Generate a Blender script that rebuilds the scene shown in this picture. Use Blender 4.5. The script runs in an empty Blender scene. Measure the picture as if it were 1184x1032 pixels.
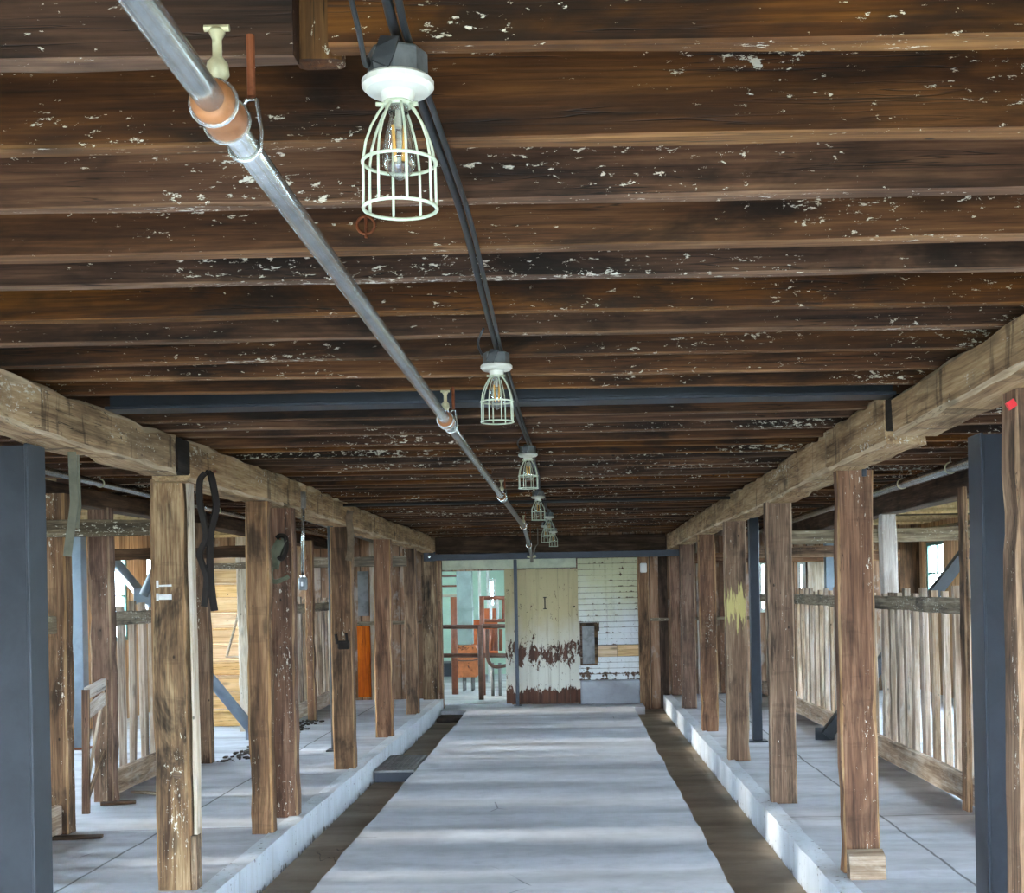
import bpy, math, random
from mathutils import Vector, Matrix, Quaternion

R = random.Random(11)
SC = bpy.context.scene
COL = SC.collection
F = 1500.0                      # focal length in pixels of the 1184 x 1032 frame
PX, PY, EYE, ROLL = 660.0, 683.0, 1.7, math.radians(1.1)
V = Vector

def at(px, py, y):
    """pixel of the photograph -> point of the room at depth y"""
    dx, dy = px - PX, PY - py
    u = dx * math.cos(ROLL) + dy * math.sin(ROLL)
    v = -dx * math.sin(ROLL) + dy * math.cos(ROLL)
    return V((u * y / F, y, EYE + v * y / F))

# ------------------------------------------------------------------ materials
def srgb(r, g, b):
    f = lambda c: (c / 255 / 12.92) if c / 255 <= .04045 else ((c / 255 + .055) / 1.055) ** 2.4
    return (f(r), f(g), f(b), 1)

class NT:
    def __init__(s, name):
        s.m = bpy.data.materials.new(name); s.m.use_nodes = True
        s.t = s.m.node_tree; s.n = s.t.nodes; s.l = s.t.links
        s.n.clear()
        s.out = s.n.new('ShaderNodeOutputMaterial')
        s.b = s.n.new('ShaderNodeBsdfPrincipled')
        s.l.new(s.b.outputs[0], s.out.inputs[0])
    def node(s, typ, **kw):
        n = s.n.new(typ)
        for k, v in kw.items(): setattr(n, k, v)
        return n
    def put(s, sock, v):
        if isinstance(v, bpy.types.NodeSocket): s.l.new(v, sock)
        elif v is not None: sock.default_value = v
    def math(s, op, a, b=None, c=None, clamp=False):
        n = s.node('ShaderNodeMath', operation=op, use_clamp=clamp)
        for i, x in enumerate((a, b, c)):
            if x is not None: s.put(n.inputs[i], x)
        return n.outputs[0]
    def vmath(s, op, a, b=None):
        n = s.node('ShaderNodeVectorMath', operation=op)
        s.put(n.inputs[0], a)
        if b is not None: s.put(n.inputs[1], b)
        return n.outputs[0]
    def noise(s, vec, scale, detail=4, rough=.6, dist=0.0):
        n = s.node('ShaderNodeTexNoise')
        s.put(n.inputs['Vector'], vec); n.inputs['Scale'].default_value = scale
        n.inputs['Detail'].default_value = detail; n.inputs['Roughness'].default_value = rough
        n.inputs['Distortion'].default_value = dist
        return n.outputs['Fac']
    def ramp(s, fac, stops, interp='LINEAR'):
        n = s.node('ShaderNodeValToRGB'); s.put(n.inputs[0], fac)
        n.color_ramp.interpolation = interp
        e = n.color_ramp.elements
        while len(e) < len(stops): e.new(.5)
        for i, (p, c) in enumerate(stops):
            e[i].position = p; e[i].color = c if len(c) == 4 else (*c, 1)
        return n.outputs[0]
    def step(s, fac, lo, hi):
        n = s.node('ShaderNodeMapRange', interpolation_type='SMOOTHSTEP')
        s.put(n.inputs[0], fac); n.inputs[1].default_value = lo; n.inputs[2].default_value = hi
        return n.outputs[0]
    def mix(s, fac, a, b, mode='MIX'):
        n = s.node('ShaderNodeMix', data_type='RGBA', blend_type=mode)
        s.put(n.inputs[0], fac); s.put(n.inputs[6], a); s.put(n.inputs[7], b)
        return n.outputs[2]
    def bump(s, h, strength=.3, dist=.01):
        n = s.node('ShaderNodeBump'); s.put(n.inputs['Height'], h)
        n.inputs['Strength'].default_value = strength; n.inputs['Distance'].default_value = dist
        s.l.new(n.outputs[0], s.b.inputs['Normal'])
    def coord(s, rnd=True):
        tc = s.node('ShaderNodeTexCoord').outputs['Object']
        if not rnd: return tc
        oi = s.node('ShaderNodeObjectInfo').outputs['Random']
        s.rnd = oi
        k = s.math('MULTIPLY', oi, 61.7)
        cx = s.node('ShaderNodeCombineXYZ')
        for i in range(3): s.l.new(k, cx.inputs[i])
        return s.vmath('ADD', tc, cx.outputs[0])
    def scaled(s, vec, x, y, z):
        return s.vmath('MULTIPLY', vec, (x, y, z))
    def done(s, col, rough=.8, spec=.3, metal=0):
        s.put(s.b.inputs['Base Color'], col); s.put(s.b.inputs['Roughness'], rough)
        s.b.inputs['Specular IOR Level'].default_value = spec
        s.put(s.b.inputs['Metallic'], metal)
        return s.m

def wood(name, dark, mid, light, flecks=0.0, fleck=(222, 214, 196), stain=.5, rough=.85, var=.35, saw=0.0, white=0.0, bump=.35, smear=None, sat=(.85, .3)):
    """timber with the grain along local X"""
    s = NT(name); v = s.coord()
    g = s.noise(s.scaled(v, .7, 9, 9), 1.6, 7, .62, .6)
    fib = s.noise(s.scaled(v, 2.0, 75, 75), 1.3, 4, .6)
    gg = s.math('ADD', s.math('MULTIPLY', g, .62), s.math('MULTIPLY', fib, .38))
    col = s.ramp(gg, [(.36, srgb(*dark)), (.5, srgb(*mid)), (.63, srgb(*light))])
    # blotchy dirt
    st = s.step(s.noise(s.scaled(v, 1.3, 4, 4), 1.1, 5, .65, .4), .46, .66)
    col = s.mix(s.math('MULTIPLY', st, stain), col, srgb(*[c * .42 for c in dark]))
    # knots
    vo = s.node('ShaderNodeTexVoronoi'); s.put(vo.inputs['Vector'], s.scaled(v, 1.6, 5, 5)); vo.inputs['Scale'].default_value = 1.0
    kn = s.math('SUBTRACT', 1.0, s.step(vo.outputs['Distance'], .05, .17))
    col = s.mix(s.math('MULTIPLY', kn, .6), col, srgb(*[c * .5 for c in dark]))
    hv = s.node('ShaderNodeTexVoronoi'); s.put(hv.inputs['Vector'], s.scaled(v, 7, 11, 11)); hv.inputs['Scale'].default_value = 1.0
    hm = s.math('MULTIPLY', s.math('SUBTRACT', 1.0, s.step(hv.outputs['Distance'], .05, .1)), s.step(hv.outputs['Color'], .62, .64))
    col = s.mix(s.math('MULTIPLY', hm, .8), col, srgb(30, 22, 16))
    # drying cracks
    ck = s.noise(s.scaled(v, .55, 24, 24), 1.5, 3, .5, .3)
    ck = s.math('SUBTRACT', 1.0, s.step(s.math('ABSOLUTE', s.math('SUBTRACT', ck, .5)), .0, .012))
    ck = s.math('MULTIPLY', ck, s.step(s.noise(s.scaled(v, .8, 3, 3), 1.0, 2), .5, .6))
    col = s.mix(s.math('MULTIPLY', ck, .8), col, srgb(*[c * .3 for c in dark]))
    if saw:
        w = s.noise(s.scaled(v, 9, 1.6, 1.6), 1.0, 4, .65, .3)
        w = s.step(w, .57, .64)
        col = s.mix(s.math('MULTIPLY', w, saw), col, srgb(*[c * .55 for c in dark]))
    if white:
        wn = s.noise(s.scaled(v, 1.6, 5, 5), 1.5, 6, .7, .5)
        wn = s.math('MULTIPLY', s.step(wn, .48, .68), white)
        col = s.mix(wn, col, srgb(206, 200, 190))
    if smear:
        sp = s.node('ShaderNodeSeparateXYZ'); s.l.new(s.node('ShaderNodeTexCoord').outputs['Object'], sp.inputs[0])
        d = s.math('SUBTRACT', 1.0, s.math('DIVIDE', s.math('ABSOLUTE', s.math('SUBTRACT', sp.outputs[0], smear[0])), smear[1]), clamp=True)
        sn = s.noise(s.scaled(v, 1.6, 22, 22), 1.6, 5, .7, .3)
        col = s.mix(s.math('MULTIPLY', s.step(s.math('ADD', sn, s.math('MULTIPLY', d, .34)), .68, .76), .8), col, srgb(*smear[2]))
    if flecks:
        f1 = s.noise(s.scaled(v, 16, 42, 42), 1.6, 5, .75, .4)
        f2 = s.noise(s.scaled(v, 1.1, 5, 5), 1.0, 3, .6)
        fm = s.step(s.math('ADD', f1, s.math('MULTIPLY', s.math('SUBTRACT', f2, .5), .55)), .665 - flecks * .1, .69 - flecks * .1)
        col = s.mix(s.math('MULTIPLY', fm, .85), col, srgb(*fleck))
    br = s.math('ADD', 1 - var * .5, s.math('MULTIPLY', s.rnd, var))
    hs = s.node('ShaderNodeHueSaturation'); s.l.new(br, hs.inputs['Value']); s.l.new(col, hs.inputs['Color'])
    r2 = s.math('FRACT', s.math('MULTIPLY', s.rnd, 7.31))
    s.l.new(s.math('ADD', sat[0], s.math('MULTIPLY', r2, sat[1])), hs.inputs['Saturation'])
    s.bump(s.math('SUBTRACT', gg, s.math('MULTIPLY', ck, .6)), bump, .008)
    return s.done(hs.outputs[0], rough, .25)

def planks(name, across, width, dark, mid, light, gap=.04, rough=.85, white=0.0):
    """board wall: boards run along the third axis; across = 0 x, 1 y, 2 z (boards then run in x)"""
    s = NT(name); v = s.coord(False)
    sp = s.node('ShaderNodeSeparateXYZ'); s.l.new(v, sp.inputs[0])
    c = s.math('DIVIDE', sp.outputs[across], width)
    idx = s.math('FLOOR', c); fr = s.math('FRACT', c)
    wn = s.node('ShaderNodeTexWhiteNoise', noise_dimensions='1D'); s.l.new(idx, wn.inputs['W'])
    k = s.math('MULTIPLY', wn.outputs[0], 43.0)
    cb = s.node('ShaderNodeCombineXYZ')
    for i in range(3): s.l.new(k, cb.inputs[i])
    vv = s.vmath('ADD', v, cb.outputs[0])
    sc = (1, 1, 9) if across == 2 else (10, 10, .9)
    g = s.noise(s.scaled(vv, *sc), 1.5, 7, .65, .5)
    col = s.ramp(g, [(.3, srgb(*dark)), (.5, srgb(*mid)), (.7, srgb(*light))])
    val = s.math('ADD', .65, s.math('MULTIPLY', wn.outputs[0], .7))
    hs = s.node('ShaderNodeHueSaturation'); s.l.new(val, hs.inputs['Value']); s.l.new(col, hs.inputs['Color'])
    col = hs.outputs[0]
    if white:
        w = s.step(s.noise(s.scaled(vv, 3, 3, 2), 1.2, 6, .7), .5, .62)
        col = s.mix(s.math('MULTIPLY', w, white), col, srgb(205, 203, 198))
    e = s.math('ABSOLUTE', s.math('SUBTRACT', fr, .5))
    ln = s.step(e, .5 - gap, .5 - gap * .4)
    col = s.mix(s.math('MULTIPLY', ln, .85), col, srgb(*[c * .3 for c in dark]))
    s.bump(s.math('SUBTRACT', s.math('MULTIPLY', g, .3), ln), .5, .012)
    return s.done(col, rough, .2)

def concrete(name, base, spots, dust, rough=.75, joints=(), wave=.3, cracks=True):
    s = NT(name); v = s.coord(False)
    n1 = s.noise(s.scaled(v, .55, 1.9, 1), 1.0, 6, .6, .6)
    n2 = s.noise(v, 6.0, 6, .65, .3)
    n3 = s.noise(s.scaled(v, .28, 2.0, 1), 1.0, 1.6, .45, .8)
    col = s.ramp(n1, [(.34, srgb(*spots)), (.52, srgb(*base)), (.7, srgb(*dust))])
    col = s.mix(.55, col, s.ramp(n2, [(.3, (.62, .62, .62)), (.5, (.86, .86, .86)), (.72, (1, 1, 1))]), 'MULTIPLY')
    col = s.mix(s.math('MULTIPLY', s.step(n3, .48, .7), .34), col, srgb(*[c * .7 for c in spots]))  # bands drawn out in x: stains, with light streaks put into the colour
    # hairline cracks
    vo = s.node('ShaderNodeTexVoronoi', feature='DISTANCE_TO_EDGE')
    wv = s.vmath('ADD', s.scaled(v, .55, .4, .5), s.scaled(s.node('ShaderNodeTexNoise').outputs['Color'], .12, .12, .12))
    s.put(vo.inputs['Vector'], wv); vo.inputs['Scale'].default_value = 1.0
    cr = s.math('SUBTRACT', 1.0, s.step(vo.outputs['Distance'], .0, .004))
    cr = s.math('MULTIPLY', cr, s.step(s.noise(v, .9, 3), .56, .62))
    if not cracks: cr = s.math('MULTIPLY', cr, 0.0)
    h = s.math('MULTIPLY', s.math('SUBTRACT', n2, cr), .2)
    col = s.mix(s.math('MULTIPLY', cr, .7), col, srgb(*[c * .4 for c in spots]))
    if joints:
        sp = s.node('ShaderNodeSeparateXYZ'); s.l.new(v, sp.inputs[0])
        wob = s.math('MULTIPLY', s.math('SUBTRACT', s.noise(v, 2.2, 4), .5), .05)
        for ax, j in joints:
            d = s.math('ABSOLUTE', s.math('SUBTRACT', s.math('ADD', sp.outputs[ax], wob), j))
            jm = s.math('SUBTRACT', 1.0, s.step(d, .004, .012))
            col = s.mix(s.math('MULTIPLY', jm, .75), col, srgb(60, 55, 52))
    s.bump(s.math('ADD', h, s.math('MULTIPLY', n3, 1.2)), wave, .03)
    return s.done(col, rough, .35)

def plain(name, c, rough=.5, metal=0.0, spec=.4, grime=.35, gscale=9, rust=None, rlo=.55):
    s = NT(name); v = s.coord()
    n = s.noise(v, gscale, 5, .65, .3)
    col = s.mix(s.math('MULTIPLY', s.step(n, .38, .7), grime), srgb(*c), srgb(*[x * .5 for x in c]))
    if rust:
        r = s.step(s.noise(v, gscale * .7, 6, .7, .6), rlo, rlo + .1)
        col = s.mix(r, col, srgb(*rust))
    s.bump(n, .12, .004)
    return s.done(col, rough, spec, metal)

def peel(name, paint_hi, paint_lo, bare, bands, base=.62, z0=0.0, z1=2.0, lap=0.0):
    """old paint on boards; bands = heights (local z) where it has worn away"""
    s = NT(name); v = s.coord(False)
    sp = s.node('ShaderNodeSeparateXYZ'); s.l.new(v, sp.inputs[0]); z = sp.outputs[2]
    n = s.noise(s.scaled(v, 6.5, 6.5, 2.6), 1.6, 7, .72, .5)
    big = s.noise(s.scaled(v, 2.2, 2.2, 1.2), 1.3, 3, .6)
    worn = s.math('MULTIPLY', s.math('SUBTRACT', big, .5), .35)
    for zc, w, k in bands:
        d = s.math('DIVIDE', s.math('ABSOLUTE', s.math('SUBTRACT', z, zc)), w)
        worn = s.math('ADD', worn, s.math('MULTIPLY', s.math('SUBTRACT', 1.0, d, clamp=True), k))
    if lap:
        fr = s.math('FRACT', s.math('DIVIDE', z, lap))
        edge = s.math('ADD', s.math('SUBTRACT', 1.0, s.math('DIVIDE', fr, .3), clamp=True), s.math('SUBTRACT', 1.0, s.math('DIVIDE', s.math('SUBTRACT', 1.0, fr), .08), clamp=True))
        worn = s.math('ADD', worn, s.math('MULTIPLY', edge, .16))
        seam_shade = s.step(s.math('ADD', fr, s.math('MULTIPLY', n, .12)), .93, .97)  # dark line at each lap: gap shadow painted in, along with dirt
    mask = s.step(s.math('ADD', n, worn), base, base + .03)
    h = s.step(s.math('ADD', z, s.math('MULTIPLY', s.math('SUBTRACT', big, .5), 1.2)), z0, z1)
    paint = s.mix(h, srgb(*paint_lo), srgb(*paint_hi))
    stain = s.noise(s.scaled(v, 14, 14, .8), 1.0, 5, .7)
    paint = s.mix(s.math('MULTIPLY', s.step(stain, .5, .75), .4), paint, srgb(120, 104, 74))
    spk = s.step(s.noise(s.scaled(v, 1, 1, .8), 26, 3, .6), .67, .7)
    paint = s.mix(s.math('MULTIPLY', spk, .8), paint, srgb(70, 58, 44))
    if lap: paint = s.mix(s.math('MULTIPLY', seam_shade, .6), paint, srgb(74, 66, 54))
    gr = s.noise(s.scaled(v, 20, 20, 1.2), 1.2, 5, .6)
    wd = s.ramp(gr, [(.3, srgb(*[c * .55 for c in bare])), (.7, srgb(*bare))])
    s.bump(s.math('SUBTRACT', s.math('MULTIPLY', gr, .3), mask), .5, .004)
    return s.done(s.mix(mask, paint, wd), .7, .3)

def glass_mat(name, tint=(.95, .98, .97), gloss=.1):
    s = NT(name); s.n.remove(s.b)
    tr = s.node('ShaderNodeBsdfTransparent'); tr.inputs[0].default_value = (*tint, 1)
    gl = s.node('ShaderNodeBsdfGlossy'); gl.inputs['Roughness'].default_value = .03
    lw = s.node('ShaderNodeLayerWeight'); lw.inputs[0].default_value = .35
    mx = s.node('ShaderNodeMixShader')
    s.l.new(s.math('ADD', gloss * .5, s.math('MULTIPLY', lw.outputs['Facing'], gloss * 3), clamp=True), mx.inputs[0])
    s.l.new(tr.outputs[0], mx.inputs[1]); s.l.new(gl.outputs[0], mx.inputs[2])
    s.l.new(mx.outputs[0], s.out.inputs[0])
    return s.m

M = {}
M['joist'] = wood('joist_wood', (42, 24, 13), (77, 47, 26), (110, 73, 42), flecks=.2, stain=.85, rough=.6, var=.5)
M['joist_edge'] = wood('lit_worn_joist_edge', (72, 47, 29), (106, 74, 48), (142, 106, 72), stain=.5, rough=.75, var=.4, flecks=.2)  # worn chamfers; on undersides the paler tone paints light off the floor
M['post_edge'] = wood('lit_worn_post_edge', (102, 75, 52), (144, 113, 84), (176, 146, 114), stain=.4, var=.3)  # worn corners; light on the aisle sides is put into this tone too
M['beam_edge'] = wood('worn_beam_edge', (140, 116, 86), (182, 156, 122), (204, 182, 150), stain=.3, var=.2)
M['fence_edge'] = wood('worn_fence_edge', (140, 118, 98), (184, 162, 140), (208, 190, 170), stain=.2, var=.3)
M['beam'] = wood('beam_wood', (110, 82, 54), (166, 132, 92), (196, 166, 124), flecks=.06, stain=.45, var=.1, saw=.6, bump=.9)
M['beam_dark'] = wood('dark_beam_wood', (52, 36, 25), (82, 60, 44), (110, 84, 62), stain=.6, var=.2)
M['post'] = wood('post_wood', (66, 46, 32), (106, 78, 55), (144, 112, 83), flecks=-.12, stain=.75, sat=(.84, .2), saw=.2, var=.35, bump=.6)
M['post_yellow'] = wood('yellow_smeared_post_wood', (76, 53, 37), (116, 85, 59), (148, 117, 86), flecks=-.15, stain=.7, sat=(.84, .2), saw=.2, var=.1, bump=.5, smear=(1.42, .34, (206, 186, 96)))
M['post_red'] = wood('red_post_wood', (74, 50, 37), (114, 81, 60), (146, 112, 87), flecks=-.1, stain=.5, sat=(.84, .2), saw=.2, var=.25, bump=.5)
M['post_old'] = wood('old_post_wood', (66, 47, 33), (122, 94, 66), (168, 140, 104), flecks=-.2, stain=.95, sat=(.84, .2), saw=.2, var=.05, bump=.8)
M['fence'] = wood('fence_wood', (112, 90, 72), (158, 134, 112), (192, 172, 152), stain=.35, var=.5, white=.3)
M['pale'] = wood('pale_wood', (150, 128, 104), (186, 166, 140), (212, 196, 174), stain=.2, var=.15, white=.35)
M['whitewash'] = wood('whitewashed_wood', (150, 134, 120), (190, 176, 164), (214, 206, 196), stain=.3, var=.1, white=.6, flecks=.2)
M['weathered'] = wood('weathered_wood', (76, 64, 50), (128, 112, 90), (166, 152, 128), stain=.6, var=.2, flecks=.2)
M['pine'] = wood('pine_wood', (170, 132, 90), (212, 176, 130), (230, 200, 160), stain=.12, var=.25)
M['rust_wood'] = wood('orange_painted_wood', (130, 60, 22), (178, 88, 36), (200, 112, 56), stain=.3, var=.15)
M['gap_shade'] = wood('gap_shade_black', (24, 19, 15), (40, 31, 24), (58, 46, 36), stain=.6)  # near-black tone stands in for the shade inside the beam joints
M['deck'] = planks('deck_boards', 1, .14, (50, 32, 20), (86, 56, 36), (112, 78, 52))
M['window_lit_deck'] = planks('window_lit_boards', 1, .14, (150, 124, 90), (196, 170, 128), (220, 198, 160))  # paler boards paint the window light onto the outer-bay ceilings
M['wall_side'] = planks('side_boards', 1, .19, (138, 104, 74), (186, 148, 110), (210, 178, 140))
M['wall_far'] = planks('far_boards', 0, .2, (96, 70, 52), (140, 108, 84), (170, 138, 112), white=.25)
M['slab'] = concrete('aisle_concrete', (194, 196, 202), (176, 176, 182), (210, 211, 217), wave=.35)
M['platform'] = concrete('stall_concrete', (190, 191, 197), (168, 166, 170), (206, 207, 212), joints=((0, -2.86), (0, 2.12), (1, 9.0), (1, 13.0)), wave=.3)
M['curb'] = peel('whitewashed_curb', (196, 200, 206), (184, 188, 194), (128, 122, 116), [(-.12, .06, .16)], base=.66, z0=-.15, z1=.1)
M['gutter'] = concrete('gutter_dirt', (172, 154, 132), (138, 120, 100), (188, 172, 152), rough=.65, wave=.4)
M['ground'] = plain('yard_gravel', (92, 94, 78), .95, grime=.4, gscale=2)
M['steel'] = plain('blue_grey_steel', (56, 59, 63), .45, .3, .5, grime=.35, gscale=4)
M['steel_dark'] = plain('dark_steel', (44, 48, 56), .42, .3, .5, grime=.4, gscale=5)
M['steel_light'] = plain('light_blue_steel', (126, 138, 150), .4, .2, .5, grime=.3, gscale=4)
M['galv'] = plain('galvanised_pipe', (196, 198, 194), .24, .85, .5, grime=.45, gscale=10)
M['galv_dull'] = plain('dull_pipe', (140, 132, 120), .42, .5, .5, grime=.5, gscale=10)
M['rubber'] = plain('brown_rubber', (150, 98, 58), .5, 0, .4, grime=.4, gscale=20)
M['brass'] = plain('cream_fitting', (196, 188, 150), .4, .2, .5, grime=.4, gscale=30)
M['rust'] = plain('rusty_rod', (132, 74, 44), .75, .2, .3, grime=.5, gscale=30)
M['black'] = plain('black_cable', (34, 36, 38), .45, 0, .5, grime=.3, gscale=30)
M['box'] = plain('grey_box_steel', (120, 124, 124), .35, .5, .5, grime=.45, gscale=24)
M['ceramic'] = plain('white_ceramic', (202, 200, 186), .3, 0, .5, grime=.12, gscale=20)
M['cage'] = plain('cream_wire', (188, 194, 168), .4, 0, .5, grime=.25, gscale=40)
M['bulb'] = glass_mat('bulb_glass', (.96, .97, .95), .22)
M['pane'] = glass_mat('window_glass', (.97, .99, .98), .06)
M['filament'] = plain('amber_filament', (236, 176, 84), .5, grime=0)
M['leather'] = plain('black_leather', (34, 26, 21), .75, 0, .2, grime=.4, gscale=12)
M['leather_grey'] = plain('grey_green_strap', (92, 88, 70), .7, 0, .3, grime=.5, gscale=10)
M['harness'] = plain('greenish_harness', (92, 92, 72), .7, .1, .3, grime=.5, gscale=14)
M['cloth'] = plain('dirty_cloth', (112, 94, 74), .9, 0, .2, grime=.6, gscale=14)
M['red'] = plain('red_plastic', (206, 38, 46), .45, grime=.15)
M['white_plastic'] = plain('white_plastic', (232, 232, 228), .4, grime=.1)
M['hinge'] = plain('white_hinge', (206, 204, 198), .45, .3, grime=.3, gscale=40)
M['green_wall'] = plain('mint_paint', (178, 204, 184), .6, grime=.2, gscale=2.0)
M['green_grey'] = plain('grey_green_paint', (132, 150, 142), .55, grime=.35, gscale=3)
M['orange'] = plain('orange_paint', (190, 96, 44), .5, grime=.4, gscale=6, rust=(110, 58, 32), rlo=.6)
M['orange_rust'] = plain('worn_orange_paint', (196, 116, 66), .6, grime=.4, gscale=9, rust=(96, 56, 36), rlo=.56)
M['red_brown'] = plain('red_brown_paint', (140, 84, 60), .45, .1, grime=.35, gscale=8)
M['brown_pipe'] = plain('brown_pipe_paint', (112, 82, 68), .4, .3, grime=.4, gscale=8)
M['cream'] = plain('cream_paint', (198, 200, 172), .6, grime=.3, gscale=6)
M['white_trim'] = plain('white_trim_paint', (220, 222, 214), .5, grime=.15)
M['teal_frame'] = plain('green_window_paint', (92, 128, 122), .5, grime=.3)
M['grey_metal'] = plain('weathered_zinc', (128, 128, 126), .5, .4, grime=.6, gscale=7)
M['base_concrete'] = concrete('footing_concrete', (176, 178, 184), (146, 146, 150), (196, 198, 204), wave=.6, cracks=False)
M['room_floor'] = concrete('room_concrete', (190, 190, 190), (168, 166, 166), (206, 206, 206))
M['door_paint'] = peel('door_paint', (186, 170, 128), (212, 208, 194), (104, 66, 48),
                       [(.07, .26, .42), (.74, .4, .18), (.74, .16, .04), (1.2, .5, .04)], base=.655, z0=.5, z1=1.5)
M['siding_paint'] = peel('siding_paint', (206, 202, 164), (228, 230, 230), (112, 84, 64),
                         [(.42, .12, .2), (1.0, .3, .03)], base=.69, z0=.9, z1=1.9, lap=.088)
M['dirt'] = plain('dark_debris', (58, 48, 40), .95, grime=.5, gscale=20)
M['ink'] = plain('black_mark', (26, 22, 20), .8, grime=.1)

# ------------------------------------------------------------------ mesh tools
def wpos(o):
    p = V((0, 0, 0))
    while o is not None:
        p += V(o.location); o = o.parent
    return p

def link(name, me, mat, parent=None, loc=None, rot=None, smooth=False):
    o = bpy.data.objects.new(name, me); COL.objects.link(o)
    for m in (mat if isinstance(mat, (list, tuple)) else [mat]): me.materials.append(M[m] if isinstance(m, str) else m)
    if parent is not None: o.parent = parent
    if loc is not None: o.location = V(loc) - (wpos(parent) if parent else V((0, 0, 0)))
    if rot is not None: o.rotation_mode = 'QUATERNION'; o.rotation_quaternion = rot
    if smooth:
        for p in me.polygons: p.use_smooth = True
    return o

class MB:
    def __init__(s): s.v, s.f = [], []
    def add(s, vs, fs):
        b = len(s.v); s.v += [V(x) for x in vs]; s.f += [tuple(b + i for i in f) for f in fs]; return s
    def box(s, a, b, bev=0.0):
        lo = V([min(a[i], b[i]) for i in range(3)]); hi = V([max(a[i], b[i]) for i in range(3)])
        if bev <= 0 or min(hi - lo) < bev * 2.2:
            vs = [(x, y, z) for z in (lo.z, hi.z) for y in (lo.y, hi.y) for x in (lo.x, hi.x)]
            return s.add(vs, [(0, 2, 3, 1), (4, 5, 7, 6), (0, 1, 5, 4), (2, 6, 7, 3), (0, 4, 6, 2), (1, 3, 7, 5)])
        c = (lo + hi) / 2; h = (hi - lo) / 2; vs = []; idx = {}
        for sx in (-1, 1):
            for sy in (-1, 1):
                for sz in (-1, 1):
                    for k in range(3):
                        d = [h.x - bev, h.y - bev, h.z - bev]; d[k] = h[k]
                        idx[(sx, sy, sz, k)] = len(vs); vs.append((c.x + sx * d[0], c.y + sy * d[1], c.z + sz * d[2]))
        fs = []
        for k in range(3):
            o = [j for j in range(3) if j != k]
            for sg in (-1, 1):
                q = []
                for a_, b_ in ((-1, -1), (1, -1), (1, 1), (-1, 1)):
                    t = [0, 0, 0]; t[k] = sg; t[o[0]] = a_; t[o[1]] = b_; q.append(idx[(*t, k)])
                if (sg > 0) == (k == 1): q.reverse()
                fs.append(q)
        for k in range(3):
            o = [j for j in range(3) if j != k]
            for a_ in (-1, 1):
                for b_ in (-1, 1):
                    q = []
                    for sg, pl in ((-1, o[0]), (1, o[0]), (1, o[1]), (-1, o[1])):
                        t = [0, 0, 0]; t[k] = sg; t[o[0]] = a_; t[o[1]] = b_; q.append(idx[(*t, pl)])
                    fs.append(q)
        for sx in (-1, 1):
            for sy in (-1, 1):
                for sz in (-1, 1): fs.append([idx[(sx, sy, sz, k)] for k in range(3)])
        return s.add(vs, fs)
    def prism(s, pts, off):
        n = len(pts); off = V(off)
        vs = [V(p) for p in pts] + [V(p) + off for p in pts]
        fs = [tuple(range(n))[::-1], tuple(range(n, 2 * n))] + [(i, (i + 1) % n, n + (i + 1) % n, n + i) for i in range(n)]
        return s.add(vs, fs)
    def sweep(s, path, ring, closed=False, cap=True):
        """ring(i, t) -> list of (a, b) offsets in the normal plane"""
        path = [V(p) for p in path]; n = len(path)
        T = []
        for i in range(n):
            a = path[(i - 1) % n] if closed or i > 0 else path[i]
            b = path[(i + 1) % n] if closed or i < n - 1 else path[i]
            T.append((b - a).normalized())
        up = V((0, 0, 1)) if abs(T[0].z) < .9 else V((0, 1, 0))
        nrm = (up - T[0] * up.dot(T[0])).normalized(); rings = []
        for i in range(n):
            if i:
                nrm = (nrm - T[i] * nrm.dot(T[i]))
                nrm = nrm.normalized() if nrm.length > 1e-6 else V((1, 0, 0))
            bi = T[i].cross(nrm)
            rings.append([path[i] + bi * a + nrm * b for a, b in ring(i, i / max(1, n - 1))])
        k = len(rings[0]); vs = [p for r in rings for p in r]; fs = []
        for i in range(n if closed else n - 1):
            j = (i + 1) % n
            for q in range(k): fs.append((i * k + q, i * k + (q + 1) % k, j * k + (q + 1) % k, j * k + q))
        if cap and not closed: fs += [tuple(range(k))[::-1], tuple((n - 1) * k + q for q in range(k))]
        return s.add(vs, fs)
    def tube(s, path, r, seg=10, closed=False):
        rr = r if callable(r) else (lambda t: r)
        return s.sweep(path, lambda i, t: [(rr(t) * math.cos(2 * math.pi * q / seg), rr(t) * math.sin(2 * math.pi * q / seg)) for q in range(seg)], closed)
    def strap(s, path, w, th, wide=None):
        """flat band; wide = direction of its width"""
        wide = V(wide); path = [V(p) for p in path]; n = len(path); vs = []; fs = []
        for i in range(n):
            t = (path[min(n - 1, i + 1)] - path[max(0, i - 1)]).normalized()
            ww = (wide - t * wide.dot(t)).normalized() * w / 2; nn = t.cross(ww).normalized() * th / 2
            vs += [path[i] - ww - nn, path[i] + ww - nn, path[i] + ww + nn, path[i] - ww + nn]
        for i in range(n - 1):
            for q in range(4): fs.append((i * 4 + q, i * 4 + (q + 1) % 4, i * 4 + 4 + (q + 1) % 4, i * 4 + 4 + q))
        fs += [(3, 2, 1, 0), tuple((n - 1) * 4 + q for q in range(4))]
        return s.add(vs, fs)
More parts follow.
